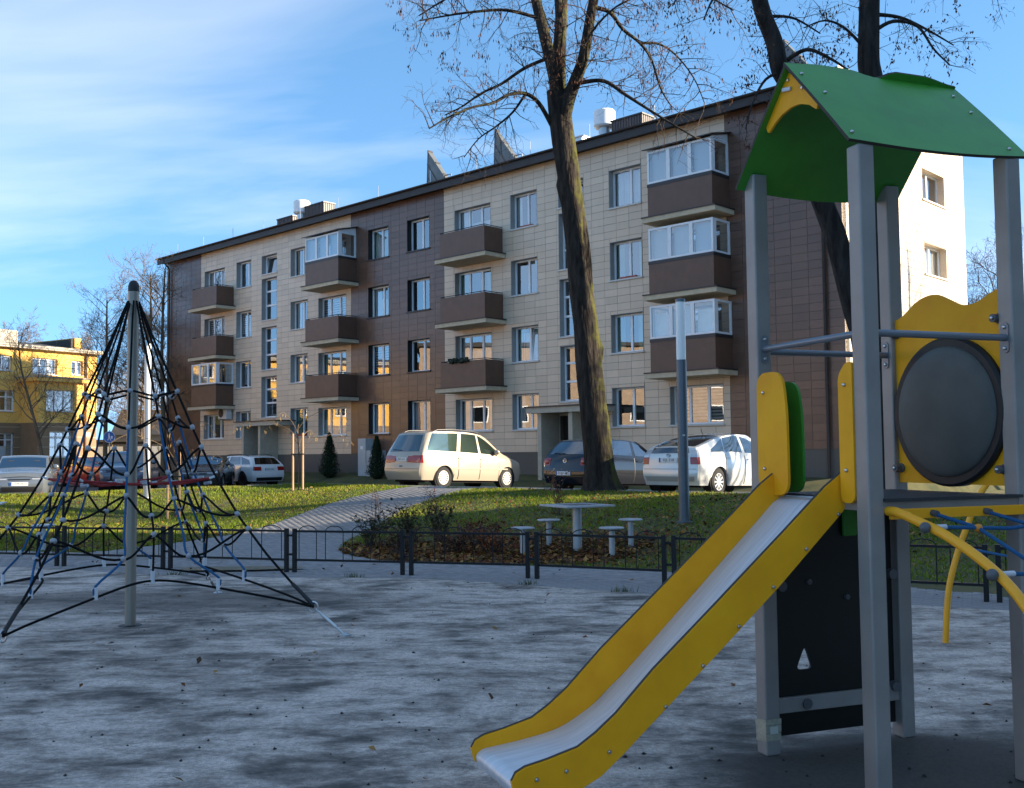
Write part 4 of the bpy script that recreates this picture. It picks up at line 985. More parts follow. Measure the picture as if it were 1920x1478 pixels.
# ------------------------------------------------------------------ chess table and stools
M('table_metal', (.52, .52, .52), .4, .3, var=.1, vs=3)
M('table_top', (.42, .42, .43), .35, var=.12, vs=8)
M('board_dark', (.05, .05, .055), .4)
def chess_table(loc, rz, lab):
    t = thing('chess_table', lab, 'table', loc, rz)
    MB().tube([(0, 0, -.05), (0, 0, .735)], .075, 18).build('leg', 'table_metal', t, smooth=True)
    MB().bx(-.46, .46, -.46, .46, .735, .765).build('table_top', 'table_top', t, bevel=.006)
    m = MB()
    for i in range(8):
        for j in range(8):
            if (i + j) % 2: m.quad(*[(-.24 + (i + a) * .06, -.24 + (j + b) * .06, .767) for a, b in ((0, 0), (1, 0), (1, 1), (0, 1))])
    m.build('chess_board', 'board_dark', t); bolt(t, (0, -.075, .6), (0, -1, 0))
def stool(loc, lab, grp):
    t = thing('stool', lab, 'stool', loc, 0, grp)
    MB().tube([(0, 0, -.05), (0, 0, .44)], .045, 16).build('leg', 'table_metal', t, smooth=True)
    MB().lathe([(.0, .435), (.17, .435), (.2, .445), (.2, .46), (.185, .468), (0, .468)], 28).build('seat', 'table_top', t, smooth=30)
chess_table((1.06, 17.25, H(1.06, 17.25)), R(28), 'metal chess table on one leg among four round stools')
for (x, y), lb in (((.15, 16.92), 'round metal stool left of the chess table, nearest the fence'), ((.61, 17.95), 'round metal stool left behind the chess table'), ((1.55, 16.4), 'round metal stool right of the chess table, nearest the fence'), ((1.95, 17.3), 'round metal stool right behind the chess table')):
    stool((x, y, H(x, y)), lb, 'stools around the chess table')
chess_table((-10.9, 21.2, H(-10.9, 21.2)), R(20), 'metal table at the left edge of the lawn')
stool((-8.55, 18.9, 0), 'round metal stool on the left lawn behind the fence', None); stool((-9.55, 18.6, 0), 'round metal stool near the left edge behind the fence', None)
# ------------------------------------------------------------------ column lamps
M('lamp_post', (.12, .14, .16), .4, .5, var=.1, vs=3)
M('lamp_post_silver', (.42, .42, .42), .3, .7)
M('lamp_lens', (.95, .94, .9), .4)
def lamp(loc, h, lab, split, pm_='lamp_post'):
    t = thing('column_lamp', lab, 'lamp', loc, 0)
    MB().lathe([(.15, -.1), (.15, .02), (.105, .03), (.1, .25), (.096, split)], 20).build('pole', pm_, t, smooth=30)
    MB().lathe([(.086, split), (.09, split + .05), (.09, h - .06)], 20).build('lens', 'lamp_lens', t, smooth=30)
    MB().lathe([(.096, h - .06), (.096, h - .01), (.075, h), (0, h)], 20).build('cap', pm_, t, smooth=30)
    MB().bx(-.02, .03, -.1, -.098, 1.6, 1.63).build('sticker', 'sticker', t)
lamp((3.18, 19.31, H(3.18, 19.31)), 4.18, 'grey column lamp with white lens standing behind the slide', 3.03)
lamp((-10.6, 30.0, H(-10.6, 30.)), 4.5, 'silver column lamp standing behind the rope pyramid mast', 3.0, 'lamp_post_silver')
# ================================================================== TREES (bare, November)
def bark_mat(name, c1, c2, moss=None, twig=False):
    m = M(name, c1, .9, col2=c2, vs=9 if not twig else 2, th=(.35, .65), stretch=(1, 1, .22), bump=(1. if not twig else 0), bs=15, spec=.2)
    for q in m.node_tree.nodes:
        if q.type == 'BUMP': q.inputs['Distance'].default_value = .05
    if moss:
        n = m.node_tree.nodes; l = m.node_tree.links; b = n['Principled BSDF']
        src = b.inputs['Base Color'].links[0].from_socket
        g = n.new('ShaderNodeNewGeometry'); nz = n.new('ShaderNodeTexNoise'); nz.inputs['Scale'].default_value = 3.2; nz.inputs['Detail'].default_value = 7; nz.inputs['Roughness'].default_value = .68
        l.new(g.outputs['Position'], nz.inputs['Vector'])
        dt = n.new('ShaderNodeVectorMath'); dt.operation = 'DOT_PRODUCT'; l.new(g.outputs['Normal'], dt.inputs[0]); dt.inputs[1].default_value = (.98, -.05, .15)
        ad = n.new('ShaderNodeMath'); ad.operation = 'MULTIPLY_ADD'; l.new(dt.outputs['Value'], ad.inputs[0]); ad.inputs[1].default_value = .30; l.new(nz.outputs['Fac'], ad.inputs[2])
        mr = n.new('ShaderNodeMapRange'); mr.inputs[1].default_value = .66; mr.inputs[2].default_value = .86; l.new(ad.outputs[0], mr.inputs[0])
        mx = n.new('ShaderNodeMix'); mx.data_type = 'RGBA'; l.new(mr.outputs[0], mx.inputs['Factor']); l.new(src, mx.inputs[6]); mx.inputs[7].default_value = tuple(moss) + (1,)
        l.new(mx.outputs[2], b.inputs['Base Color'])
    return m
bark_mat('bark_mossy', (.016, .012, .010), (.05, .04, .032), (.075, .075, .014))
bark_mat('bark_dark', (.016, .013, .012), (.05, .042, .036))
bark_mat('twig_brown', (.05, .034, .025), (.09, .065, .05), twig=True)
bark_mat('twig_pale', (.14, .095, .06), (.22, .16, .11), twig=True)
bark_mat('bark_pale', (.10, .075, .05), (.2, .15, .10))
attr_mat('leaf_litter', .8, .2, .15)
class Tree:
    def __init__(s, seed, twig_n=3): s.r = random.Random(seed); s.tw = MB(); s.trunk = MB(); s.tn = twig_n; s.tips = []; s.nseg = 0; s.rmin = .0028
    def rv(s, a=1.): return Vector((s.r.gauss(0, a), s.r.gauss(0, a), s.r.gauss(0, a)))
    def limb(s, pts, r0, r1, n=9, k=5, dst=None):
        c = [Vector(p) for p in crv([tuple(p) for p in pts], k)]; K = len(c)
        (dst or s.trunk).tube(c, [lerp(r0, r1, i / (K - 1)) for i in range(K)], n); return c
    def grow(s, p, d, L, r, lev, droop=.0, dens=1.):
        """recursive wandering branch"""
        n = max(3, int(L / (.28 if lev < 2 else .16))); n = min(n, 9); seg = L / n
        pts = [Vector(p)]; d = Vector(d).normalized(); rad = [r]
        for i in range(n):
            d = (d + s.rv(.17 + .05 * lev) + Vector((0, 0, (.05 if lev == 0 else -.015) - droop))).normalized()
            pts.append(pts[-1] + d * seg); rad.append(max(r * (1 - .75 * (i + 1) / n), s.rmin))
        s.tw.tube(pts, rad, 5 if lev == 0 else 3, cap=False); s.nseg += n
        if lev >= s.tn: s.tips.append(pts[-1]); return
        kids = max(2, int(L * (3.2 if lev == 0 else 4.6) * dens))
        kids = min(kids, 9)
        for _ in range(kids):
            f = s.r.uniform(.22, 1.); i = min(int(f * n), n - 1); q = lerp(pts[i], pts[i + 1], f * n - i)
            dd = (pts[i + 1] - pts[i]).normalized(); side = (s.rv() - dd * 0).normalized(); side = (side - dd * side.dot(dd)).normalized()
            nd = dd * s.r.uniform(.5, .9) + side * s.r.uniform(.5, .95) + Vector((0, 0, .12 - droop))
            s.grow(q, nd, L * s.r.uniform(.38, .62), max(r * .5 * (1 - .4 * f), .003), lev + 1, droop, dens)
        s.tips.append(pts[-1])
    def along(s, c, n, L, r, f0=.15, droop=.0, lev=1, dens=1., up=.15):
        for k in range(n):
            f = lerp(f0, 1., (k + s.r.random()) / n); i = min(int(f * (len(c) - 1)), len(c) - 2); q = lerp(c[i], c[i + 1], f * (len(c) - 1) - i)
            dd = (c[i + 1] - c[i]).normalized(); side = s.rv().normalized(); side = (side - dd * side.dot(dd)).normalized()
            s.grow(q, dd * .45 + side * .9 + Vector((0, 0, up)), L * s.r.uniform(.6, 1.25), r, lev, droop, dens)
    def finish(s, root, bark, twig, base):
        for mb in (s.trunk, s.tw): mb.v = [(x - base[0], y - base[1], z - base[2]) for x, y, z in mb.v]
        if s.trunk.v: s.trunk.build('trunk', bark, root, smooth=70)
        V = np.array(s.tw.v); F = [f for f in s.tw.f if len(f) == 4]
        o = link('crown', fast_mesh('crown', V, np.array(F)), twig, root); o.data.polygons.foreach_set('use_smooth', [True] * len(F)); return o
def seeds(tips, rnd, n, base, size=(.07, .14)):
    """bunches of hanging winged keys: small folded blades"""
    V = []; F = []; C = []
    for _ in range(n):
        t = tips[rnd.randrange(len(tips))]
        for _k in range(rnd.randint(3, 7)):
            p = Vector(t) + Vector((rnd.gauss(0, .05), rnd.gauss(0, .05), -abs(rnd.gauss(0, .10)))); a = rnd.uniform(0, 6.28); w = rnd.uniform(.01, .018); h = rnd.uniform(*size)
            dx, dy = math.cos(a) * w, math.sin(a) * w; tl = Vector((rnd.gauss(0, .02), rnd.gauss(0, .02), -h)); o = len(V); p = p - Vector(base)
            V += [p, p + Vector((dx, dy, -h * .4)), p + tl, p + Vector((-dx, -dy, -h * .5))]; F.append((o, o + 1, o + 2, o + 3))
            k = rnd.uniform(.6, 1.3); C.append((.12 * k, .05 * k, .028 * k))
    return fast_mesh('seed_keys', V, F, C)
# big tree in front of the block
bz = H(2.25, 26); base = (2.25, 26.0, bz)
T1 = thing('lime_tree', 'tall leaning mossy tree in front of the block beside the dark car', 'tree', base)
T = Tree(11)
trk = [(2.27, 26, bz - .15), (2.2, 26, bz + .35), (2.16, 25.98, 1.5), (2.05, 25.95, 2.6), (1.97, 25.95, 3.66), (1.87, 26, 5.0), (1.73, 26.05, 6.38), (1.61, 26.05, 7.75), (1.45, 26, 9.13), (1.31, 26, 10.3), (1.27, 26, 10.9)]
cc = [Vector(p) for p in crv(trk, 6)]; K = len(cc)
rr = []
for i in range(K):
    t = i / (K - 1); q = lerp(.41, .285, min(1, t * 1.6)) if t < .62 else lerp(.285, .30, (t - .62) / .38)
    q += .26 * max(0, 1 - t / .07) ** 2; rr.append(q)
# gnarly ring-by-ring trunk surface with scar and burls
vs = []; n = 30
for i, p in enumerate(cc):
    for k in range(n):
        a = 2 * math.pi * k / n; z = p.z
        bump_ = .03 * math.sin(5 * a + z * 1.1) + .022 * math.sin(9 * a - z * 2.3 + 1) + .02 * math.sin(3 * a + z * 3.1) + T.r.gauss(0, .006)
        root_ = .16 * max(0, 1 - (z - bz) / .9) ** 2 * (.5 + .5 * math.sin(5 * a + .6)) if z - bz < .9 else 0
        sc_ = -.13 * math.exp(-((a - 5.65) / .26) ** 2) * math.exp(-((z - 6.6) / .85) ** 2) + .06 * (math.exp(-((a - 5.15) / .25) ** 2) + math.exp(-((a - 6.1) / .22) ** 2)) * math.exp(-((z - 6.6) / 1.0) ** 2)
        bu = .12 * math.exp(-((a - .15) / .3) ** 2) * math.exp(-((z - 4.25) / .22) ** 2) + .13 * math.exp(-((a - 3.3) / .25) ** 2) * math.exp(-((z - 8.35) / .14) ** 2)
        r = rr[i] * (1 + bump_) + root_ + sc_ + bu; vs.append((p.x + r * math.cos(a), p.y + r * math.sin(a), p.z))
T.trunk.add(vs, [(i * n + k, i * n + (k + 1) % n, (i + 1) * n + (k + 1) % n, (i + 1) * n + k) for i in range(K - 1) for k in range(n)])
S = {}
S['l'] = T.limb([(1.22, 26.0, 10.6), (1.2, 26.0, 11.2), (1.02, 26.1, 12.05), (.76, 26.3, 13.3), (.55, 26.6, 14.5), (.3, 27, 16)], .2, .09, 12)
S['m'] = T.limb([(1.3, 26.05, 10.6), (1.3, 26.2, 11.4), (1.37, 26.5, 12.4), (1.45, 26.8, 13.4), (1.5, 27.1, 14.6), (1.4, 27.2, 16.2)], .2, .08, 12)
S['r'] = T.limb([(1.33, 25.95, 9.9), (1.5, 25.8, 10.6), (1.68, 25.7, 11.05), (1.9, 25.55, 11.65), (2.1, 25.3, 12.75), (2.4, 25.1, 14.1), (2.6, 24.9, 15.5)], .2, .09, 12)
S['m2'] = T.limb([(1.28, 25.9, 10.7), (1.22, 25.6, 11.6), (1.28, 25.3, 12.6), (1.15, 25.0, 13.9), (1.1, 24.8, 15.4)], .15, .06, 10)
lb = []
lb.append(T.limb([(1.1, 26, 10.0), (.76, 25.7, 10.5), (.42, 25.5, 10.68), (.01, 25.2, 10.56), (-.4, 25.0, 10.28), (-.88, 24.7, 10.08), (-1.43, 24.4, 9.75), (-1.91, 24.2, 9.4)], 0.0600, 0.0176, 8))
lb.append(T.limb([(.42, 25.5, 10.68), (.1, 25.9, 10.35), (-.35, 26.3, 10.1), (-.8, 26.5, 9.85), (-1.2, 26.8, 9.45)], 0.0360, 0.0112, 7))
lb.append(T.limb([(1.1, 26.1, 11.85), (.43, 26.5, 11.72), (-.19, 26.9, 11.45), (-.74, 27.2, 11.3), (-1.29, 27.4, 11.0), (-1.75, 27.6, 10.85)], 0.0520, 0.0160, 8))
lb.append(T.limb([(.85, 26.2, 12.9), (-.03, 26.0, 13.05), (-.86, 25.8, 12.93), (-1.55, 25.6, 12.75), (-2.2, 25.3, 12.5)], 0.0520, 0.0160, 8))
lb.append(T.limb([(1.8, 25.65, 11.0), (2.38, 25.4, 10.95), (2.9, 25.2, 10.52), (3.4, 25.0, 10.1), (3.9, 24.7, 9.65), (4.5, 24.4, 9.15)], 0.0600, 0.0160, 8))
lb.append(T.limb([(2.12, 25.3, 12.8), (2.57, 25.5, 12.75), (2.91, 25.7, 12.4), (3.38, 26.0, 12.15), (3.7, 26.2, 11.78), (3.95, 26.4, 11.1), (4.25, 26.6, 10.7)], 0.0600, 0.0160, 8))
lb.append(T.limb([(3.38, 26, 12.15), (3.9, 26.2, 12.2), (4.4, 26.5, 12.0), (4.9, 26.8, 11.5), (5.2, 27, 10.9)], 0.0360, 0.0120, 7))
lb.append(T.limb([(2.3, 25.2, 13.5), (3.1, 25.0, 13.3), (3.9, 24.7, 13.0), (4.7, 24.4, 12.7), (5.4, 24.2, 12.2)], 0.0520, 0.0160, 8))
lb.append(T.limb([(1.5, 25.75, 10.7), (1.9, 25.3, 11.3), (2.0, 24.9, 11.9), (2.6, 24.4, 12.4), (3.2, 24.0, 12.5)], 0.0480, 0.0144, 8))
lb.append(T.limb([(.6, 26.6, 14.3), (-.4, 26.8, 14.3), (-1.5, 27, 13.9), (-2.4, 27.1, 13.4)], 0.0560, 0.0160, 8))
lb.append(T.limb([(2.45, 25, 14.6), (3.5, 24.9, 14.5), (4.6, 24.9, 14.0), (5.6, 25, 13.2)], 0.0560, 0.0160, 8))
for q in lb: T.along(q, 20, .95, .016, .12, .03, 1, 1.05, .1)
for q in S.values(): T.along(q, 12, 1.3, .02, .25, .02, 1, .8, .2)
T.along(S['l'], 8, .5, .009, 0, .05, 2, 1, 0); T.along(S['r'], 8, .5, .009, 0, .05, 2, 1, 0)
# water shoots at the fork
for _ in range(26):
    q = Vector((1.28 + T.r.gauss(0, .22), 25.72, 11.2 + T.r.gauss(0, .3))); T.grow(q, (T.r.gauss(0, .7), -.6, .3), .7, .009, 2, .04)
T.finish(T1, 'bark_mossy', 'twig_brown', base)
hi = [p for p in T.tips if p.z > 10.9]
tag(link('seed_keys', seeds(hi, random.Random(5), 620, base), 'leaf_litter', T1), kind='stuff')
# forked dark tree behind the play tower
base = (7.72, 22.3, .5); FS = 15 / 22.3; fbase = (7.72 * FS, 15.0, H(7.72 * FS, 15.0))
T2 = thing('forked_tree', 'dark forked tree rising behind the green roof of the play tower', 'tree', fbase)
T = Tree(23)
T.limb([(7.70, 22.3, -.85), (7.70, 22.3, -.3), (7.70, 22.3, .9), (7.74, 22.3, 2.2), (7.78, 22.3, 3.4)], .34, .29, 16)
c1 = T.limb([(7.74, 22.3, 3.1), (7.62, 22.3, 4.1), (7.43, 22.3, 4.83), (7.1, 22.25, 6.2), (6.83, 22.2, 6.95), (6.36, 22.1, 8.25), (6.08, 22.0, 9.5), (5.86, 21.9, 9.9), (5.75, 21.9, 10.5), (5.5, 21.8, 11.1), (5.3, 21.7, 11.9), (5.0, 21.5, 13.2)], .27, .15, 16)
c2 = T.limb([(7.78, 22.3, 3.2), (7.84, 22.35, 4.6), (7.89, 22.4, 6.2), (7.93, 22.4, 8.0), (7.96, 22.4, 9.3), (8.02, 22.4, 9.75), (7.96, 22.4, 10.2), (7.98, 22.4, 10.8), (8.02, 22.4, 11.6), (8.12, 22.5, 12.6), (8.2, 22.6, 14)], .29, .2, 16)
lb = []
lb.append(T.limb([(5.95, 21.95, 10.05), (6.35, 21.6, 10.2), (6.75, 21.4, 9.95), (7.1, 21.2, 9.6)], .055, .02, 8))
lb.append(T.limb([(5.55, 21.8, 11.0), (5.95, 22.1, 11.15), (6.4, 22.4, 11.2), (7.0, 22.7, 11.0)], .045, .015, 7))
lb.append(T.limb([(8.08, 22.4, 10.9), (8.45, 22.2, 11.05), (8.9, 22.0, 10.85), (9.2, 21.9, 10.3), (9.5, 21.8, 9.9)], .05, .014, 7))
lb.append(T.limb([(8.1, 22.4, 11.3), (8.8, 22.7, 11.35), (9.5, 23, 11.2), (10.2, 23.2, 10.9)], .05, .014, 7))
lb.append(T.limb([(8.1, 22.5, 12.3), (8.9, 22.3, 12.4), (9.8, 22.1, 12.1), (10.7, 22, 11.5)], .05, .014, 7))
lb.append(T.limb([(5.4, 21.7, 11.5), (4.9, 21.5, 11.6), (4.4, 21.3, 11.3), (4.1, 21.2, 10.7)], .05, .014, 7))
lb.append(T.limb([(5.2, 21.6, 12.3), (4.6, 21.8, 12.4), (4.0, 22, 12.1), (3.6, 22.1, 11.4)], .05, .014, 7))
lb.append(T.limb([(5.95, 21.9, 9.85), (5.5, 21.7, 9.6), (5.15, 21.5, 9.0), (4.95, 21.3, 8.4)], .04, .012, 7))
lb.append(T.limb([(7.9, 22.4, 10.5), (7.4, 22.2, 10.9), (6.9, 22.0, 11.0), (6.4, 21.9, 10.8)], .04, .012, 7))
for q in lb: T.along(q, 10, .8, .011, .15, .07, 1, .75, 0)
T.along(c1, 7, .9, .012, .6, .06, 1, .7, 0); T.along(c2, 7, .9, .012, .6, .06, 1, .7, 0)
def toward(p): return ((p[0]) * FS, (p[1]) * FS, 1.7 + (p[2] - 1.7) * FS)   # the tree stands at 15 m
for mb in (T.trunk, T.tw): mb.v = [toward(p) for p in mb.v]
T.tips = [Vector(toward(p)) for p in T.tips]
T.finish(T2, 'bark_dark', 'twig_brown', fbase)
tag(link('seed_keys', seeds([p for p in T.tips if p.z > 6], random.Random(8), 230, fbase, (.035, .07)), 'leaf_litter', T2), kind='stuff')
# bare trees in the background
def bare_tree(x, y, h, seed, lab, cat_group, bark='bark_pale', twig='twig_pale', spread=.32, dens=1., lean=0.):
    z = H(x, y); t = thing('bare_tree', lab, 'tree', (x, y, z), 0, cat_group); T = Tree(seed); T.rmin = .0001 * (x * x + y * y) ** .5
    r = h * .014
    c = T.limb([(x, y, z - .1), (x + lean * .2, y, z + h * .25), (x + lean * .5 + T.r.gauss(0, .1), y, z + h * .5), (x + lean + T.r.gauss(0, .15), y, z + h * .75), (x + lean * 1.2, y, z + h * .95)], r, r * .25, 8, 4)
    for k in range(int(17 * dens)):
        f = lerp(.25, .97, (k + T.r.random()) / (17 * dens)); i = min(int(f * (len(c) - 1)), len(c) - 2); q = lerp(c[i], c[i + 1], f * (len(c) - 1) - i); a = T.r.uniform(0, 6.28)
        L_ = h * spread * (1.15 - .75 * f) * T.r.uniform(.75, 1.2)
        T.grow(q, (math.cos(a), math.sin(a), .9), L_, r * .38 * (1.1 - .7 * f), 0, -.03, .95)
    T.finish(t, bark, twig, (x, y, z)); return t
bare_tree(-25.2, 64, 11.8, 31, 'bare tree right of the yellow building, left of the mast', 'background bare trees')
bare_tree(-24.6, 70, 14.5, 32, 'tall bare tree directly behind the mast of the rope pyramid', 'background bare trees')
bare_tree(-20.6, 61, 12.6, 33, 'bare tree close to the left corner of the block', 'background bare trees')
bare_tree(-25.3, 56, 8.2, 34, 'small bare tree in front of the yellow building', 'background bare trees', lean=-1.3, spread=.36)
bare_tree(-52, 108, 15.5, 35, 'far bare tree above the roof of the yellow building, left', 'background bare trees', dens=.8)
bare_tree(-46, 110, 14.5, 36, 'far bare tree above the roof of the yellow building, right', 'background bare trees', dens=.8)
bare_tree(29.5, 62, 13.5, 37, 'bare tree beyond the sunlit end wall at the right', 'background bare trees', 'bark_dark', 'twig_brown')
bare_tree(18.5, 23, 13, 38, 'bare tree beyond the right edge, level with the parked cars', 'background bare trees', 'bark_dark', 'twig_brown')
for k, (x, y, h_) in enumerate(((-33, 92, 10), (-30, 96, 12), (-36.5, 100, 11), (-27.5, 90, 9))):
    bare_tree(x, y, h_, 50 + k, ('bare tree far behind the net, next to the yellow wall', 'bare tree far behind the mast, the taller one', 'bare tree far left beside the yellow fire wall', 'low bare tree far behind, next to the block corner')[k], 'background bare trees', dens=.8, spread=.36)
bare_tree(28, 34.6, 13.5, 39, 'bare tree beyond the right edge, before the sunlit end wall', 'background bare trees', 'bark_dark', 'twig_brown')
# saplings tied between stakes
M('stake_wood', (.42, .27, .15), .8, var=.2, vs=6, stretch=(6, 6, .5))
attr_mat('dry_leaf', .85, .2, .2)
def sapling(x, y, lab, hs, seed):
    z = H(x, y); t = thing('young_tree', lab, 'young tree', (x, y, z), 0, 'young staked trees'); T = Tree(seed, 3)
    for dx in (-.14, .16): MB().tube([(dx, 0, -.2), (dx, 0, hs)], .034, 8).build('stake', 'stake_wood', t)
    MB().bx(-.19, .21, -.04, .04, hs * .62, hs * .62 + .035).build('tie', 'rubber_black', t)
    T.limb([(.02, .03, -.05), (.04, .03, hs * .5), (.0, .03, hs), (.03, .0, hs * 1.15)], .022, .016, 6)
    tips = []
    for k in range(6):
        a = k * 1.05 + T.r.random(); L_ = 1.5 * T.r.uniform(.7, 1.1)
        c = T.limb([(.02, .02, hs * (.62 + .09 * k)), (.35 * math.cos(a), .35 * math.sin(a), hs * (.62 + .09 * k) + .35), (.8 * L_ * math.cos(a), .8 * L_ * math.sin(a), hs * (.66 + .09 * k) + .55), (1.15 * L_ * math.cos(a), 1.15 * L_ * math.sin(a), hs * (.62 + .09 * k) + .42)], .011, .004, 5)
        tips += [c[-1], c[-3], c[-5]]
    T.finish(t, 'twig_pale', 'twig_pale', (0, 0, 0)) if T.tw.f else T.trunk.build('trunk', 'twig_pale', t, smooth=True)
    V = []; F = []; C = []; rn = random.Random(seed)
    for _ in range(70):
        p = tips[rn.randrange(len(tips))] + Vector((rn.gauss(0, .06), rn.gauss(0, .06), -abs(rn.gauss(0, .08)))); o = len(V); h = rn.uniform(.05, .14); w = .012; a = rn.uniform(0, 6.3)
        V += [p, p + Vector((math.cos(a) * w, math.sin(a) * w, -h * .5)), p + Vector((rn.gauss(0, .02), 0, -h)), p - Vector((math.cos(a) * w, math.sin(a) * w, h * .5))]; F.append((o, o + 1, o + 2, o + 3)); k = rn.uniform(.7, 1.3); C.append((.33 * k, .22 * k, .09 * k))
    tag(link('dry_leaves', fast_mesh('dry_leaves', V, F, C), 'dry_leaf', t), kind='stuff')
sapling(-6.55, 31.5, 'young tree between two wooden stakes left of the silver van', 1.75, 3)
sapling(-8.75, 26.7, 'young tree between two wooden stakes behind the rope pyramid', 1.75, 4)
# ================================================================== CARS
M('tyre', (.014, .014, .015), .85); M('wheel_well', (.006, .006, .006), .9)
M('alloy', (.5, .5, .5), .35, .8); M('alloy_dark', (.03, .03, .032), .35, .6)
M('plate_white', (.7, .7, .68), .5); M('plate_blue', (.02, .06, .3), .5); M('plate_ink', (.01, .01, .01), .6)
M('tail_red', (.30, .008, .008), .2, coat=.6); M('lamp_clear', (.55, .56, .57), .15, .3, coat=.6)
M('trim_black', (.012, .012, .013), .5); M('chrome', (.6, .6, .6), .15, 1.); M('car_interior', (.03, .03, .032), .9)
glass_mat('car_glass', (.16, .2, .2), .2)
glass_mat('car_glass_light', (.2, .27, .27), .17)
glass_mat('car_glass_dark', (.04, .045, .05), .16)
def paint(name, col, metal=.1, rough=.24, coat=.7): M(name, col, rough, metal, coat=coat)
paint('paint_champagne', (.40, .345, .27)); paint('paint_navy', (.006, .008, .014), .0, .1, .3); paint('paint_white', (.72, .72, .70), .0); paint('paint_pearl', (.66, .67, .65), .15)
paint('paint_silver', (.15, .17, .19), .4); paint('paint_bronze', (.085, .072, .062), .4); paint('paint_dark', (.02, .023, .028), .3); paint('paint_red', (.36, .03, .02), .1); paint('paint_blue_grey', (.10, .12, .16), .4)
def car(name, label, loc, heading, S, pnt, glass='car_glass', plate=None, plate_end='rear', rim='alloy', spokes=10, tilt=0., extra=(), group='parked cars'):
    root = thing(name, label, 'car', loc, math.atan2(heading[1], heading[0]), group); root.rotation_euler.y = tilt
    hw = S['hw']; nC = len(S['xl']); wx = S['wx']; wr = S.get('wr', .315)
    zrows = S['z']           # sill, bumper, crease heights; then belt list, top list
    def ctrl(i, j):
        pl = S['plan'][i]
        if j == 3: z = S['belt'][i]; y = hw * pl * .97
        elif j == 4: z = S['top'][i]; y = hw * pl * S['tw'][i]
        else: z = zrows[j]; y = hw * pl * (.93, 1., 1.01)[j]
        x = S['xl'][i] if j < 4 else S['xt'][i]
        if i == 0: x = S['xr'][j]
        if i == nC - 1: x = S['xf'][j]
        return (x, y, z)
    net = [[ctrl(i, j) for i in range(nC)] for j in range(5)]
    def ev(i, j):
        rows = [cr_eval(r, i) for r in net]; p = cr_eval(rows, j); x, y, z = p
        return Vector((x, y, z))
    SU, SV = 10, 5; NI, NJ = (nC - 1) * SU, 4 * SV
    def arch(p):
        for xc in wx:
            R_ = wr + .06; dx = p.x - xc
            if abs(dx) < R_:
                zz_ = wr + math.sqrt(R_ * R_ - dx * dx)
                if p.z < zz_: p = Vector((p.x, p.y, zz_))
        return p
    G = [[arch(ev(i / SU, j / SV)) for j in range(NJ + 1)] for i in range(NI + 1)]
    B = MB(); B.grid(G); B.grid([[Vector((p.x, -p.y, p.z)) for p in r] for r in G], True)
    crown = S['crown']; NS = 12
    def top(i, s_):
        p = ev(i, 4); c = crown[min(int(i), nC - 2)] + (crown[min(int(i) + 1, nC - 1)] - crown[min(int(i), nC - 2)]) * (i - int(min(i, nC - 1)) if i < nC - 1 else 0)
        e = 1 - s_ * s_; bx = S.get('bulge', .05)
        dx = -bx * e * clamp(1 - i * 2.) + bx * e * clamp(1 - (nC - 1 - i) * 2.)
        return Vector((p.x + dx, p.y * s_, p.z + c * e))
    B.grid([[top(i / SU, -1 + 2 * s_ / NS) for s_ in range(NS + 1)] for i in range(NI + 1)])
    def cap(end, j, s_):
        i = 0 if end == 'rear' else nC - 1; p = ev(i, j); e = 1 - s_ * s_; bx = S.get('bulge', .05) * (1 + .6 * (1 - j / 4))
        c = crown[0 if end == 'rear' else nC - 1] * e * clamp((j - 3))
        return Vector((p.x + (-bx if end == 'rear' else bx) * e * lerp(1.6, 1, clamp(j / 4)) / (1 + .6 * (1 - j / 4)), p.y * s_, p.z + c))
    for end in ('rear', 'front'): B.grid([[cap(end, j / SV, -1 + 2 * s_ / NS) for s_ in range(NS + 1)] for j in range(NJ + 1)], end == 'rear')
    B.build('body', pnt, root, smooth=32, weld=True)
    # inside and underside
    MB().bx(S['xr'][0] + .25, S['xf'][0] - .25, -hw + .2, hw - .2, .17, .42).build('underbody', 'wheel_well', root)
    for xc in wx:
        for sg in (-1, 1):
            MB().lathe([(wr + .055, -.24), (wr + .055, -.02)], 20, (xc, sg * (hw - .0) * 1. if sg < 0 else hw - .0, wr), 'y') if 0 else None
            m = MB(); m.lathe([(.02, -.26 * 1), (wr + .05, -.26), (wr + .05, -.05)], 24, (0, 0, 0), 'y')
            m.v = [(x + xc, (y + hw) * sg, z + wr) for x, y, z in m.v]; m.build('wheel_well', 'wheel_well', root)
            w_ = .2; tp = [(wr * .64, -w_), (wr * .9, -w_), (wr, -w_ * .85), (wr, -w_ * .12), (wr * .96, -.01), (wr * .68, .0), (wr * .64, -.03)]
            m = MB().lathe(tp + [tp[0]], 28, (0, 0, 0), 'y', False); m.v = [(x + xc, (y + hw - .02) * sg, z + wr) for x, y, z in m.v]; wh = m.build('wheel', 'tyre', root, smooth=40)
            m = MB().lathe([(wr * .66, -.03), (wr * .66, -.012), (wr * .6, -.012), (wr * .58, -.05)], 28, (0, 0, 0), 'y', False).lathe([(wr * .16, -.03), (wr * .14, -.008), (0, -.008)], 12, (0, 0, 0), 'y')
            for k in range(spokes):
                a = 2 * math.pi * k / spokes; c_, s__ = math.cos(a), math.sin(a); r0, r1, hwid = wr * .1, wr * .62, wr * (.5 / spokes + .012)
                m.add([(r * c_ + q * hwid * -s__, yy, r * s__ + q * hwid * c_) for r in (r0, r1) for q in (-1, 1) for yy in (-.035, -.013)], [(0, 1, 3, 2), (4, 6, 7, 5), (0, 4, 5, 1), (2, 3, 7, 6), (0, 2, 6, 4), (1, 5, 7, 3)])
            m.v = [(x + xc, (y + hw - .02) * sg, z + wr) for x, y, z in m.v]; m.build('rim', rim, wh, smooth=30)
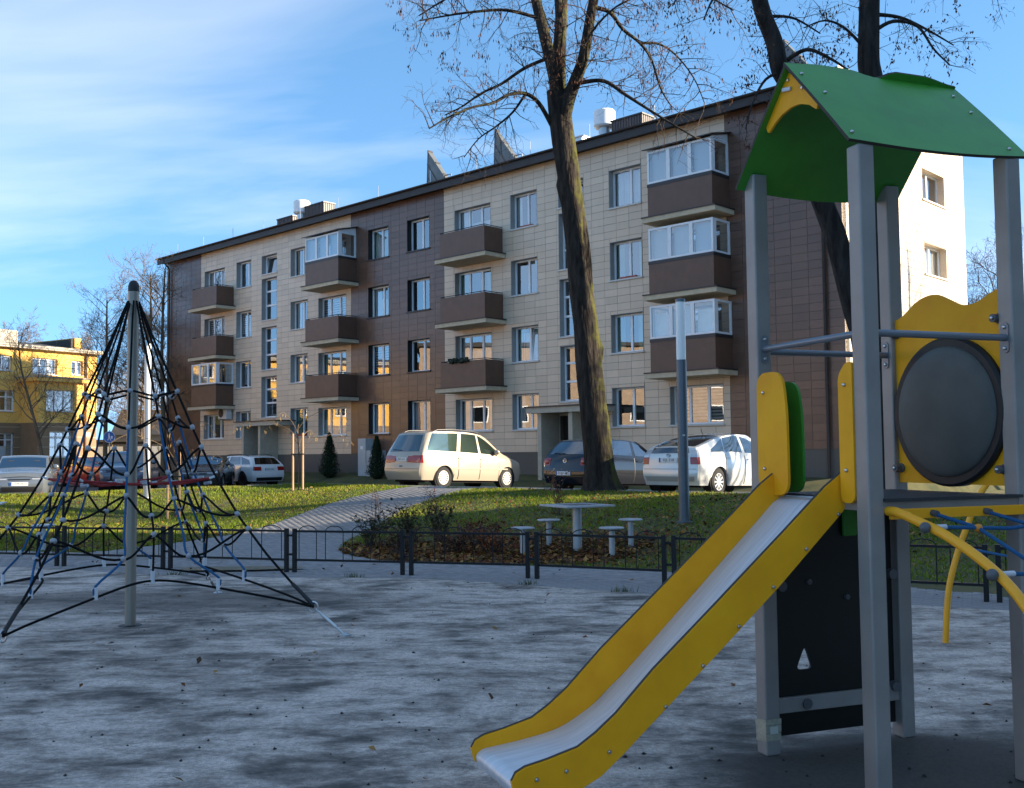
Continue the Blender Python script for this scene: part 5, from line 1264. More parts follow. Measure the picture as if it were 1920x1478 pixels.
            m = MB().lathe([(wr * .6, -.09), (0, -.09)], 20, (0, 0, 0), 'y'); m.v = [(x + xc, (y + hw - .02) * sg, z + wr) for x, y, z in m.v]; m.build('brake', 'wheel_well', wh)
    # glass and lamp patches lying on the shell
    def nrm(f, a, b, h=.02):
        p = f(a, b); return (f(a + h, b) - f(a - h if a - h >= 0 else a, b)).cross(f(a, b + h) - f(a, b - h))
    def patch(nm, mat, f, a0, a1, b0, b1, off, na=10, nb=6, sgn=1, shape=None, parent=None):
        rows = []
        for i in range(na + 1):
            a = lerp(a0, a1, i / na); row = []
            for j in range(nb + 1):
                t = j / nb; lo, hi_ = b0, b1
                if shape: lo, hi_ = shape(i / na)
                b = lerp(lo, hi_, t); p = f(a, b)
                da = f(min(a + .03, nC - 1), b) - f(max(a - .03, 0), b); db = f(a, min(b + .03, 4) if f is ev else b + .03) - f(a, b - .03)
                n_ = da.cross(db)
                if n_.length < 1e-9: n_ = Vector((0, 1, 0))
                n_.normalize(); ref = p - Vector((p.x * .55, 0, .7))
                if n_.dot(ref) < 0: n_ = -n_
                row.append(p + n_ * off)
            rows.append(row)
        rows = [[Vector((p.x, p.y * sgn, p.z)) for p in r] for r in rows]
        return MB().grid(rows).build(nm, mat, parent or root, smooth=60)
    rcap = lambda a, b: cap('rear', a, b); fcap = lambda a, b: cap('front', a, b)
    for sg in (1, -1):
        for (i0, i1, j0, j1, sl0, sl1) in S['side']:
            sh = lambda t, j0=j0, j1=j1, sl0=sl0, sl1=sl1: (j0, lerp(sl0, sl1, t) if sl0 is not None else j1)
            patch('side_window', glass, ev, i0, i1, j0, j1, .006, 10, 5, sg, sh)
        for sm in S.get('seams', ()):
            patch('door_seam', 'trim_black', ev, sm - .02, sm + .02, .25, 3.0, .003, 1, 12, sg)
        for hx in S.get('handles', ()):
            p = ev(hx, 2.72); MB().box((p.x, (p.y + .012) * sg, p.z), (.16, .03, .03)).build('door_handle', S.get('handle_mat', pnt), root, bevel=.008)
        if 'strip' in S:
            patch('side_strip', 'trim_black' if S['strip'] is True else S['strip'], ev, 2.55, nC - 3.2, 1.55, 1.72, .012, 14, 1, sg)
        mx_ = ev(S['mirror'], 3.25); MB().sphere((mx_.x, (mx_.y + .13) * sg, mx_.z + .04), .1, 12, 8, (.75, 1.05, .85)).build('mirror', pnt, root, smooth=60)
        for (nm, mat, e, a0, a1, b0, b1, side) in S['lamps']:
            f = rcap if e == 'rear' else fcap
            patch(nm, mat, (lambda a, b, f=f, sg=sg: f(a, b * sg)), a0, a1, b0, b1, .008, 6, 5, 1)
            if side: patch(nm, mat, ev, side[0], side[1], a0, a1, .008, 5, 6, sg)
    patch('windscreen', glass if S.get('ws') is None else S['ws'], top, *S['wscreen'], -.93, .93, .006, 8, 10)
    for (a0, a1, b) in S.get('rear_top', ()): patch('rear_window', S.get('rear_glass', glass), top, a0, a1, -b, b, .006, 8, 10)
    for (a0, a1, b) in S.get('rear_cap', ()): patch('rear_window', S.get('rear_glass', glass), rcap, a0, a1, -b, b, .007, 6, 10)
    for (nm, mat, e, a0, a1, b0, b1) in S.get('trim', ()):
        patch(nm, mat, rcap if e == 'rear' else fcap, a0, a1, b0, b1, .009, 3, 8)
    if plate:
        for e in ((plate_end,)):
            jj = S['plate'][0 if e == 'rear' else 1]; c = cap(e, jj, 0.); sx = -1 if e == 'rear' else 1
            x0 = c.x + sx * .012
            pl = MB().box((x0, 0, c.z), (.012, .52, .112)).build('number_plate', 'plate_white', root)
            MB().box((x0 + sx * .007, -.24 * sx * -1 * -1 if False else (.235 if e == 'rear' else -.235), c.z), (.003, .042, .105)).build('plate_band', 'plate_blue', pl)
            me = text_mesh(plate, .098); o = link('lettering', me, 'plate_ink', pl, (x0 + sx * .0075, -.02 if e == 'rear' else .02, c.z))
            o.rotation_euler = (R(90), 0, R(-90) if e == 'rear' else R(90))
    for e in extra: e(root, ev, cap, top)
    # seats, seen through the glass
    for x in S.get('seats', (-.1, .75)):
        for y in (-.38, .38):
            MB().box((x, y, .86), (.16, .44, .62), ry=R(-12)).box((x - .08, y, 1.22), (.1, .24, .18), ry=R(-8)).build('seat', 'car_interior', root, bevel=.04)
    return root
# body types (columns run from tail to nose)
VAN = dict(hw=.905, wx=(-1.36, 1.48), wr=.325, z=(.24, .46, .72),
    xl=(-2.3, -2.12, -1.36, -.65, .15, .75, 1.15, 1.55, 2.1, 2.32), xt=(-1.95, -1.75, -1.2, -.5, .1, .55, 1.25, 1.62, 2.0, 2.2),
    xr=(-2.24, -2.33, -2.31, -2.24, -1.93), xf=(2.22, 2.33, 2.29, 2.12, 2.05), plan=(.90, .98, 1, 1, 1, 1, 1, .98, .90, .74),
    belt=(1.06, 1.07, 1.07, 1.06, 1.04, 1.02, 1.0, .95, .86, .76), top=(1.68, 1.73, 1.76, 1.77, 1.74, 1.63, 1.17, 1.03, .9, .78), tw=(.78, .80, .81, .81, .80, .79, .84, .86, .86, .86), crown=(.03, .04, .045, .045, .045, .05, .05, .05, .05, .03),
    side=((1.05, 2.75, 3.12, 3.9, None, 0), (2.95, 4.0, 3.12, 3.9, None, 0), (4.15, 5.6, 3.12, 3.9, 3.9, 3.62)), seams=(2.85, 4.05, 5.75), handles=(2.95, 4.2), strip='paint_trim', mirror=5.35,
    lamps=(('tail_lamp', 'tail_red', 'rear', 2.15, 2.85, .60, 1.0, (0, .75)), ('headlamp', 'lamp_clear', 'front', 2.2, 3.3, .55, .98, (8.3, 9))),
    trim=(('tail_band', 'tail_red', 'rear', 2.2, 2.8, .36, .62), ('tail_band', 'tail_red', 'rear', 2.2, 2.8, -.62, -.36), ('bumper_groove', 'trim_black', 'rear', 1.46, 1.5, -.95, .95), ('tow_cover', 'trim_black', 'rear', 1.72, 1.86, -.12, .06)), wscreen=(5.15, 5.95), rear_cap=((3.1, 3.86, .88),), plate=(2.5, 1.2), seats=(-.9, -.05, .75))
HATCH = dict(hw=.88, wx=(-1.3, 1.28), wr=.315, z=(.23, .44, .68),
    xl=(-2.1, -1.92, -1.3, -.6, .1, .75, 1.1, 1.4, 1.95, 2.1), xt=(-1.62, -1.5, -1.0, -.45, .05, .35, 1.05, 1.4, 1.85, 2.0),
    xr=(-2.03, -2.1, -2.08, -1.98, -1.62), xf=(2.02, 2.1, 2.07, 1.93, 1.86), plan=(.88, .97, 1, 1, 1, 1, 1, .98, .90, .74),
    belt=(.98, .98, .97, .96, .95, .94, .93, .89, .80, .70), top=(1.40, 1.43, 1.455, 1.46, 1.44, 1.38, 1.03, .94, .84, .72), tw=(.74, .75, .77, .77, .77, .77, .83, .85, .85, .84), crown=(.02, .03, .03, .03, .03, .035, .04, .04, .04, .02),
    side=((1.15, 2.1, 3.14, 3.85, 3.55, 3.88), (2.2, 3.6, 3.14, 3.88, None, 0), (3.8, 5.6, 3.14, 3.88, 3.88, 3.5)), seams=(2.15, 3.7, 5.7), handles=(2.4, 3.95), mirror=5.2,
    lamps=(('tail_lamp', 'tail_red', 'rear', 2.15, 2.85, .70, 1.0, (0, .6)), ('headlamp', 'lamp_clear', 'front', 2.2, 3.2, .55, .98, (8.3, 9))),
    trim=(('bumper_groove', 'trim_black', 'rear', 1.5, 1.53, -.95, .95),), wscreen=(5.1, 5.95), rear_cap=((3.12, 3.86, .9),), plate=(1.3, 1.0), bulge=.05)
PRIUS = dict(hw=.862, wx=(-1.38, 1.32), wr=.31, z=(.22, .44, .70),
    xl=(-2.2, -2.02, -1.38, -.7, 0., .8, 1.15, 1.5, 2.0, 2.2), xt=(-2.08, -1.85, -1.25, -.6, -.1, .3, 1.15, 1.55, 1.95, 2.1),
    xr=(-2.12, -2.2, -2.19, -2.17, -2.1), xf=(2.1, 2.2, 2.17, 2.02, 1.95), plan=(.90, .98, 1, 1, 1, 1, 1, .97, .88, .70),
    belt=(.93, .95, .97, .97, .95, .93, .91, .86, .76, .66), top=(1.10, 1.17, 1.34, 1.455, 1.475, 1.43, 1.02, .90, .79, .68), tw=(.84, .80, .75, .74, .74, .74, .82, .84, .84, .82), crown=(.02, .03, .035, .035, .035, .035, .04, .04, .04, .02),
    side=((1.55, 2.35, 3.15, 3.85, 3.35, 3.86), (2.42, 3.55, 3.15, 3.88, None, 0), (3.75, 5.6, 3.15, 3.88, 3.88, 3.45)), seams=(2.4, 3.65, 5.7), handles=(2.55, 3.9), mirror=5.1,
    lamps=(('tail_lamp', 'tail_red', 'rear', 2.05, 2.75, .76, 1.0, (0, .45)), ('tail_lamp_clear', 'lamp_clear', 'rear', 2.76, 3.6, .78, 1.0, (0, .4)), ('headlamp', 'lamp_clear', 'front', 2.2, 3.2, .55, .98, (8.3, 9))),
    trim=(('lower_glass', 'car_glass_dark', 'rear', 3.2, 3.9, -.74, .74), ('bumper_groove', 'trim_black', 'rear', 1.6, 1.63, -.95, .95), ('bumper_skirt', 'skirt_grey', 'rear', .5, .95, -.9, .9)), wscreen=(5.1, 5.95), rear_top=((.55, 2.5, .86),), rear_glass='car_glass_dark', plate=(2.45, 1.0), bulge=.07)
WAGON = dict(HATCH); WAGON.update(hw=.91, wx=(-1.42, 1.39), wr=.335,
    xl=(-2.35, -2.15, -1.42, -.65, .15, .85, 1.2, 1.5, 2.1, 2.35), xt=(-1.85, -1.65, -1.1, -.5, .05, .45, 1.15, 1.5, 2.0, 2.2), xr=(-2.27, -2.35, -2.33, -2.22, -1.84), xf=(2.27, 2.35, 2.32, 2.17, 2.1),
    top=(1.36, 1.39, 1.42, 1.43, 1.42, 1.36, 1.02, .94, .84, .72), lamps=(('tail_lamp', 'tail_red', 'rear', 2.2, 2.8, .55, 1.0, (0, .5)), ('headlamp', 'lamp_clear', 'front', 2.2, 3.2, .55, .98, (8.3, 9))), plate=(2.4, 1.0),
    trim=(('diffuser', 'trim_black', 'rear', .2, .9, -.9, .9),))
SEDAN = dict(HATCH); SEDAN.update(hw=.92, wx=(-1.42, 1.42), wr=.33,
    xl=(-2.35, -2.15, -1.42, -.65, .1, .85, 1.2, 1.55, 2.15, 2.4), xt=(-2.25, -2.0, -1.45, -.75, -.1, .35, 1.2, 1.6, 2.1, 2.3), xr=(-2.28, -2.36, -2.35, -2.3, -2.25), xf=(2.3, 2.4, 2.38, 2.3, 2.2),
    belt=(.98, .99, .98, .97, .96, .95, .94, .90, .82, .72), top=(1.08, 1.10, 1.18, 1.42, 1.45, 1.40, 1.04, .96, .88, .76),
    rear_cap=(), rear_top=((1.9, 2.9, .85),), trim=(('grille', 'trim_black', 'front', 1.9, 2.75, .08, .5), ('grille', 'trim_black', 'front', 1.9, 2.75, -.5, -.08), ('air_intake', 'trim_black', 'front', .5, 1.1, -.7, .7)), plate=(1.4, 1.45))
SKODA = dict(SEDAN); SKODA.update(trim=(('grille', 'trim_black', 'front', 2.05, 2.95, -.46, .46), ('air_intake', 'trim_black', 'front', .5, 1.15, -.75, .75)), plate=(1.4, 1.5))
SUV = dict(HATCH); SUV.update(hw=.93, wx=(-1.35, 1.38), wr=.36, z=(.34, .56, .84), belt=(1.12, 1.12, 1.12, 1.11, 1.1, 1.09, 1.08, 1.04, .96, .84), top=(1.60, 1.63, 1.655, 1.66, 1.64, 1.57, 1.18, 1.1, 1.0, .88),
    trim=(('grille', 'trim_black', 'front', 1.9, 2.8, -.5, .5), ('air_intake', 'trim_black', 'front', .4, 1.1, -.75, .75)))
M('paint_trim', (.30, .25, .2), .5); M('skirt_grey', (.30, .29, .26), .5)
G2 = (GV.x, GV.y)
def at_rear(px_pt, S, heading, axle=0):
    """car origin from the contact point of its right wheel on axle"""
    h = Vector((heading[0], heading[1], 0)).normalized(); rgt = Vector((h.y, -h.x, 0)); p = Vector(px_pt) - rgt * (S['hw'] - .05) - h * S['wx'][axle]; return p
def zc(p): return H(p.x, p.y) + .008
# emblem pieces
def ring_emblem(root, ev, cap, top):
    c = cap('rear', 2.62, 0.); x = c.x - .012
    MB().lathe([(.05, -.004), (.062, -.006), (.062, 0), (.05, 0)], 24, (x, 0, c.z), 'x', False).build('emblem', 'chrome', root, smooth=30)
    m = MB()
    for pts_ in (((-.028, .044), (0, .004), (.028, .044)), ((-.046, .018), (-.022, -.045), (0, -.004), (.022, -.045), (.046, .018))):
        m.tube([(x - .003, a, c.z + b) for a, b in pts_], .0055, 5)
    m.build('emblem_letters', 'chrome', root)
def oval_emblem(root, ev, cap, top):
    c = cap('rear', 2.95, 0.); x = c.x - .012
    for ry, rz, oz in ((.06, .04, 0), (.026, .038, 0), (.042, .014, .014)):
        MB().tube([(x, ry * math.cos(a), c.z + oz + rz * math.sin(a)) for a in [2 * math.pi * k / 20 for k in range(20)]], .005, 5, closed=True).build('emblem', 'chrome', root)
def roof_rails(root, ev, cap, top):
    for sg in (-1, 1):
        pts_ = [ev(i, 3.97) for i in (1.2, 1.5, 2.2, 3.0, 3.8, 4.4, 4.7)]; h = (0, .05, .06, .06, .06, .05, 0)
        MB().tube([(p.x, (p.y - .03) * sg, p.z + .02 + q) for p, q in zip(pts_, h)], .018, 7).build('roof_rail', 'alloy_dark', root, smooth=True)
def wiper(root, ev, cap, top):
    c = cap('rear', 3.16, .1); d = cap('rear', 3.2, .7); MB().tube([c + Vector((-.02, 0, 0)), d + Vector((-.02, 0, .0))], .012, 5).build('wiper', 'trim_black', root)
def antenna(root, ev, cap, top):
    p = top(2.7, 0.); MB().tube([p, p + Vector((-.1, 0, .14))], .008, 5).build('antenna', 'trim_black', root)
def round_tails(root, ev, cap, top):
    for sg in (-1, 1):
        c = cap('rear', 2.5, .83 * sg); MB().lathe([(.085, -.004), (.06, -.02), (0, -.024)], 20, (c.x - .01, c.y, c.z), 'x').build('tail_round', 'tail_red', root, smooth=50)
p = at_rear((-2.17, 32.2, 0), VAN, G2)
car('minivan', 'champagne silver minivan with roof rails parked at the top of the walk', (p.x, p.y, zc(p)), G2, VAN, 'paint_champagne', 'car_glass_light', 'JMH 633', spokes=14, tilt=.035, extra=(roof_rails, wiper))
rc = Vector((1.42, 28.4, 0)); h_ = Vector((G2[0], G2[1], 0)); p = rc + h_ * 2.1
car('hatchback', 'dark navy hatchback parked behind the big leaning tree', (p.x, p.y, zc(p)), G2, HATCH, 'paint_navy', 'car_glass', 'DZU 442', tilt=.03, extra=(ring_emblem, round_tails, wiper))
p = at_rear((4.87, 24.6, 0), PRIUS, G2)
car('liftback_car', 'pearl white liftback car parked right of the dark hatchback', (p.x, p.y, zc(p)), G2, PRIUS, 'paint_pearl', 'car_glass', 'KJL 518', spokes=10, tilt=.03, extra=(oval_emblem, antenna))
D2 = (DU.x, DU.y)
p = Vector((-12.0, 49.3, 0)) + Vector((D2[0], D2[1], 0)) * 1.6
car('estate_car', 'white estate car standing by the left entrance of the block', (p.x, p.y, zc(p)), D2, WAGON, 'paint_white', 'car_glass_dark', 'HKA 240', rim='alloy_dark', extra=(roof_rails,))
h_ = Vector((.12, -.99, 0)).normalized(); p = Vector((-13.45, 44.4, 0)) - h_ * 2.2
car('saloon_car', 'bronze grey saloon car facing the playground, left of the white estate', (p.x, p.y, zc(p)), h_, SEDAN, 'paint_bronze', 'car_glass', 'LGR 550', 'front')
h_ = Vector((.2, -.98, 0)); p = Vector((-15.0, 39.7, 0)) - h_ * 2.1
car('offroad_car', 'blue grey offroad car behind the mast of the rope pyramid', (p.x, p.y, zc(p)), h_, SUV, 'paint_blue_grey', 'car_glass', 'KFD 812', 'front')
h_ = Vector((.36, -.93, 0)); p = Vector((-15.75, 33.1, 0)) - h_ * 2.2
car('saloon_car', 'silver blue saloon car at the left edge facing the playground', (p.x, p.y, zc(p)), h_, SKODA, 'paint_silver', 'car_glass', 'ZM 451', 'front')
h_ = Vector((.3, -.95, 0)); p = Vector((-19.7, 42, 0))
car('saloon_car', 'black saloon car behind the silver car at the left edge', (p.x, p.y, zc(p)), h_, SEDAN, 'paint_dark', 'car_glass_dark')
h_ = Vector((-.8, .6, 0)); p = Vector((-20.9, 51.5, 0))
car('saloon_car', 'red saloon car far back in front of the yellow building', (p.x, p.y, zc(p)), h_, SEDAN, 'paint_red')
# ================================================================== OTHER BUILDINGS
M('plaster_yellow', (.85, .50, .12), .85, var=.08, vs=2, bump=.1)
M('plaster_brown', (.26, .17, .10), .85, var=.1, vs=2)
M('joint_pale', (.5, .4, .28), .8)
M('roof_dark', (.04, .036, .034), .8); M('cornice', (.40, .36, .30), .7); M('brick_tan', (.34, .25, .18), .85, var=.15, vs=3)
M('pipe_brown', (.13, .08, .05), .5)
M('house_beige', (.42, .34, .25), .9, var=.1); M('garage_dark', (.03, .028, .028), .8, var=.3); M('beige_wall', (.5, .38, .27), .9, var=.15, vs=2)
yd = Vector((.523, .852, 0)).normalized(); yn = Vector((yd.y, -yd.x, 0)); YC = Vector((-31, 77, 0))
# local frame: x runs from the right corner along the front towards the viewer's left, y outward (front), z up
YB = thing('yellow_building', 'yellow plastered three storey building with brown ground floor at left', 'building', (YC.x, YC.y, .15), math.atan2(-yd.y, -yd.x))
# x axis = -yd ; y axis = rotate +90 => must point outward
yo = Vector((yd.y, -yd.x, 0)); ys_ = 1 if Vector((yd.y * 1., -yd.x, 0)).dot(Vector((-(-yd.y), -yd.x, 0))) > 0 else -1
LYB = 34.
wins = []
for x in (1.0, 3.3, 6.6, 9.6, 12.6, 15.6, 18.6, 21.6, 24.6, 27.6, 30.6):
    w3 = (.2 + x, x + 1.15, 7.5, 8.55) if x not in (3.3,) else (3.3, 5.25, 7.4, 8.55)
    wins.append(w3)
    if x > 5.9: wins += [(x - .05, x + 1.05, 4.7, 6.15), (x - .05, x + 1.05, 1.2, 3.2)]
def wallrects(m, x0, x1, z0, z1, y0, y1, holes):
    cuts = sorted({x0, x1} | {q for h in holes for q in h[:2] if x0 < q < x1})
    for a, b in zip(cuts, cuts[1:]):
        for q in sub_rect((a, b, z0, z1), [h for h in holes if h[0] < b - 1e-6 and h[1] > a + 1e-6]): m.bx(q[0], q[1], y0, y1, q[2], q[3])
m = MB(); wallrects(m, 0, LYB, 3.9, 9.1, -.3, 0, wins); m.bx(0, .3, -11, -.3, 3.9, 9.1).bx(LYB - .3, LYB, -11, -.3, 0, 9.1).bx(.3, LYB - .3, -11, -10.7, 0, 9.1).build('wall', 'plaster_yellow', YB)
m = MB(); wallrects(m, 0, LYB, 0, 3.9, -.3, .004, wins); m.bx(-.004, .3, -11, -.3, 0, 3.9).build('ground_floor_wall', 'plaster_brown', YB)
m = MB()
for z in (.75, 1.5, 2.2, 2.9, 3.6): m.bx(-.008, LYB, .004, .012, z, z + .035)
m.build('joint_line', 'joint_pale', YB)
MB().bx(.3, LYB - .3, -2.6, -2.5, 0, 9).build('interior_wall', 'room_dark', YB)
# bay with its own roof, two storeys
bh = [(3.3, 5.5, 4.7, 6.2), (3.4, 5.2, 1.5, 3.3)]
m = MB(); wallrects(m, 2.6, 6.1, 3.9, 6.75, 1.75, 2.0, bh); m.bx(2.6, 2.85, .0, 1.75, 3.9, 6.75).bx(5.85, 6.1, .0, 1.75, 3.9, 6.75).build('bay', 'plaster_yellow', YB)
m = MB(); wallrects(m, 2.6, 6.1, 0, 3.9, 1.75, 2.004, bh); m.bx(2.596, 2.85, .004, 1.75, 0, 3.9).bx(5.85, 6.104, .004, 1.75, 0, 3.9).build('bay_base', 'plaster_brown', YB)
m = MB()
for z in (.75, 1.5, 2.2, 2.9, 3.6): m.bx(2.59, 6.11, 2.004, 2.012, z, z + .035)
m.build('joint_line', 'joint_pale', YB)
MB().bx(2.3, 6.45, .0, 2.35, 6.75, 7.0).build('bay_cornice', 'plaster_yellow', YB); MB().bx(2.25, 6.5, .0, 2.4, 7.0, 7.1).build('bay_roof', 'cornice', YB)
m = MB()
for x in (2.6, 3.5, 4.4, 5.3, 6.2): m.tube([(x, 2.2, 7.1), (x, 2.2, 7.75)], .02, 5)
m.tube([(2.6, 2.2, 7.75), (6.2, 2.2, 7.75)], .02, 5).tube([(6.2, 2.2, 7.75), (6.2, .1, 7.75)], .02, 5).build('bay_railing', 'pipe_brown', YB)
def ywin(x0, x1, z0, z1, yf, nv=1):
    fr = MB(); t = .09; fr.bx(x0, x1, yf - .26, yf - .18, z0, z0 + t).bx(x0, x1, yf - .26, yf - .18, z1 - t, z1).bx(x0, x0 + t, yf - .259, yf - .181, z0 + t, z1 - t).bx(x1 - t, x1, yf - .259, yf - .181, z0 + t, z1 - t)
    xs_ = [lerp(x0, x1, (k + 1) / (nv + 1)) for k in range(nv)]
    for x in xs_: fr.bx(x - .05, x + .05, yf - .258, yf - .178, z0 + t, z1 - t)
    if z1 - z0 > 1.3: fr.bx(x0 + t, x1 - t, yf - .257, yf - .179, z1 - .5, z1 - .42)
    w = fr.build('window', 'upvc_white', YB)
    MB().quad((x0, yf - .22, z0), (x1, yf - .22, z0), (x1, yf - .22, z1), (x0, yf - .22, z1)).build('pane', 'window_glass', w)
    MB().bx(x0 + .05, lerp(x0, x1, .4), yf - .4, yf - .39, z0, z1).build('curtain', 'curtain', w)
    MB().bx(x0 - .05, x1 + .05, yf - .2, yf + .06, z0 - .05, z0 - .001).build('sill', 'sill_white', w)
for w in wins: ywin(*w, 0., 2 if w[1] - w[0] > 1.5 else 1)
for w in bh: ywin(*w, 2.0, 2)
MB().bx(7.2, 8.4, -.02, .01, 0, 2.3).build('glass_door', 'frosted_pane', YB)
MB().bx(-.35, LYB + .3, -.1, .5, 9.1, 9.22).build('eave', 'cornice', YB); MB().bx(-.4, LYB + .35, -.2, .56, 9.22, 9.36).build('gutter', 'cornice', YB)
MB().add([(-.4, .5, 9.3), (LYB, .5, 9.3), (LYB, -5.5, 10.2), (-.4, -5.5, 10.2), (LYB, -11.4, 9.3), (-.4, -11.4, 9.3)], [(0, 1, 2, 3), (3, 2, 4, 5)]).build('roof', 'roof_dark', YB)
MB().bx(-.2, .35, -7.5, -2.2, 9.0, 10.5).build('fire_wall', 'plaster_yellow', YB); MB().bx(.351, .6, -7.4, -2.3, 9.0, 10.4).build('fire_wall_felt', 'roof_dark', YB)
MB().bx(4.6, 6.2, -3.6, -2.8, 9.6, 10.7).build('chimney', 'cornice', YB); MB().bx(6.3, 6.7, -3.4, -3.0, 9.6, 10.9).build('chimney', 'roof_dark', YB)
MB().tube([(1.0, .12, 9.1), (1.0, .12, .1)], .07, 8).build('downpipe', 'pipe_brown', YB, smooth=True)
MB().bx(.55, .85, .004, .03, 3.0, 3.3).build('house_number', 'plate_white', YB)
# neighbouring blocks just outside the view
def plain_block(nm, lab, cx, cy, rz, L, W, h, wall, floors, zb=0.2):
    t = thing(nm, lab, 'building', (cx, cy, zb), rz)
    MB().bx(-L / 2, L / 2, -W / 2, W / 2, 0, h).build('wall', wall, t); MB().bx(-L / 2 - .4, L / 2 + .4, -W / 2 - .4, W / 2 + .4, h, h + .3).build('roof', 'roof_dark', t)
    me = MB().bx(-.7, .7, -.02, .02, -.7, .7).mesh('window'); me.materials.append(MATS['upvc_white']); pe = MB().quad((-.6, 0, -.6), (.6, 0, -.6), (.6, 0, .6), (-.6, 0, .6)).mesh('pane'); pe.materials.append(MATS['car_glass_dark'])
    n = int(L / 3.2)
    for sd_ in (-1, 1):
        for k in range(floors):
            for i in range(n):
                x = -L / 2 + (i + .5) * L / n; o = link('window', me, None, t, (x, sd_ * (W / 2 + .021), 1.9 + 2.8 * k)); link('pane', pe, None, o, (0, sd_ * .025, 0))
    return t
plain_block('neighbouring_block', 'tall beige apartment block beyond the right edge of the view', 31.2, -18.7, R(90), 70, 12, 17, 'house_beige', 5)
plain_block('annex', 'low beige annex of the block beyond the right edge', 31.2, 17.65, R(90), 2.6, 12, 8.6, 'house_beige', 2)
plain_block('brick_block', 'sunlit tan brick block beyond the left edge, mirrored in the windows', -50, 27, R(90), 44, 11, 10.5, 'brick_tan', 3)
# things between the yellow building and the block
t = thing('garage_row', 'low dark garage behind the rope pyramid between the buildings', 'garage', (-36.5, 88, .2), R(8)); MB().bx(0, 14, 0, 5, 0, 2.7).build('wall', 'garage_dark', t); MB().bx(-.2, 14.2, -.2, 5.2, 2.7, 2.9).build('roof', 'roof_dark', t)
for k in range(4): MB().bx(.6 + 3.3 * k, 3.2 + 3.3 * k, -.05, -.002, .1, 2.3).build('door', 'galvanised', t)
t = thing('far_house', 'beige house far behind the bare trees beside the block', 'house', (-40, 104, .2), R(6)); MB().bx(0, 12, 0, 8, 0, 3.6).build('wall', 'brick_tan', t)
MB().add([(-.4, -.4, 3.6), (12.4, -.4, 3.6), (12.4, 8.4, 3.6), (-.4, 8.4, 3.6), (-.4, 4, 6.3), (12.4, 4, 6.3)], [(0, 1, 5, 4), (2, 3, 4, 5), (0, 4, 3), (1, 2, 5)]).build('roof', 'roof_dark', t)
for x in (2, 5, 8): 
    for z in (1.3,): MB().bx(x, x + 1.2, -.03, -.002, z, z + 1.3).build('window', 'upvc_white', t)
t = thing('low_wall', 'low sunlit beige wall in front of the yellow building', 'wall', (-29.2, 61.5, .2), R(-8)); MB().bx(-9, 3.5, 0, .3, 0, .75).build('masonry', 'beige_wall', t); MB().bx(-9.05, 3.55, -.05, .35, .751, .83).build('coping', 'cornice', t)
# blue round foot-path sign
M('sign_blue', (.015, .13, .45), .4); M('sign_white', (.75, .75, .75), .5)
t = thing('path_sign', 'round blue footpath sign on a pole left of the mast', 'road sign', (-23.4, 60, .2))
MB().tube([(0, .05, 0), (0, .05, 3.0)], .035, 8).build('pole', 'galvanised', t)
MB().lathe([(0, 0), (.33, 0), (.33, .02), (0, .02)], 28, (0, 0, 2.6), 'y').build('disc', 'sign_blue', t)
m = MB(); m.tube([(.325 * math.cos(a), -.004, 2.6 + .325 * math.sin(a)) for a in [2 * math.pi * k / 28 for k in range(28)]], .014, 5, closed=True); m.build('rim', 'sign_white', t)
m = MB()
m.add([(-.02 + .05 * math.cos(a), -.006, 2.77 + .05 * math.sin(a)) for a in [2 * math.pi * k / 12 for k in range(12)]], [tuple(range(12))])
for q in (((-.06, 2.71), (.03, 2.71), (.05, 2.55), (-.05, 2.55)), ((-.05, 2.55), (.0, 2.55), (-.06, 2.40), (-.11, 2.40)), ((.0, 2.55), (.05, 2.55), (.11, 2.40), (.06, 2.40)), ((.1, 2.66), (.2, 2.66), (.2, 2.5), (.1, 2.5))): m.add([(a, -.006, b) for a, b in q], [(0, 1, 2, 3)])
m.build('symbol', 'sign_white', t)
# meter cabinets and marker post by the plinth, thujas
M('cabinet', (.42, .44, .44), .6, var=.08, vs=3)
def on_bld(u, w, z=None): p = P_uw(u, w); return (p.x, p.y, H(p.x, p.y) if z is None else z)
t = thing('meter_cabinet', 'tall grey meter cabinet at the plinth, left of the wider cabinet', 'cabinet', on_bld(23.75, .55), BRZ, 'grey cabinets'); MB().bx(-.3, .3, -.2, .25, -.3, 2.0 - .3).build('casing', 'cabinet', t, bevel=.01); MB().bx(-.27, .27, .251, .262, .62, 1.66).build('door', 'cabinet', t); MB().bx(-.1, .1, .263, .268, 1.2, 1.35).build('label_plate', 'sign_white', t)
t = thing('meter_cabinet', 'wide low grey meter cabinet at the plinth beside the thuja', 'cabinet', on_bld(22.9, .6), BRZ, 'grey cabinets'); MB().bx(-.45, .45, -.2, .25, -.3, 1.15).build('casing', 'cabinet', t, bevel=.01); MB().bx(-.41, .41, .251, .262, .1, 1.1).build('door', 'cabinet', t); MB().bx(-.12, .12, .263, .268, .85, 1.0).build('label_plate', 'sign_white', t)
t = thing('marker_post', 'thin grey post with small plate before the plinth', 'post', on_bld(27.6, 1.4), BRZ); MB().tube([(-.06, 0, -.1), (-.06, 0, 1.1)], .02, 6).tube([(.06, 0, -.1), (.06, 0, 1.1)], .02, 6).build('leg', 'galvanised', t); MB().bx(-.09, .09, .02, .03, .6, 1.15).build('plate', 'cabinet', t)
attr_mat('thuja_green', .8, .2)
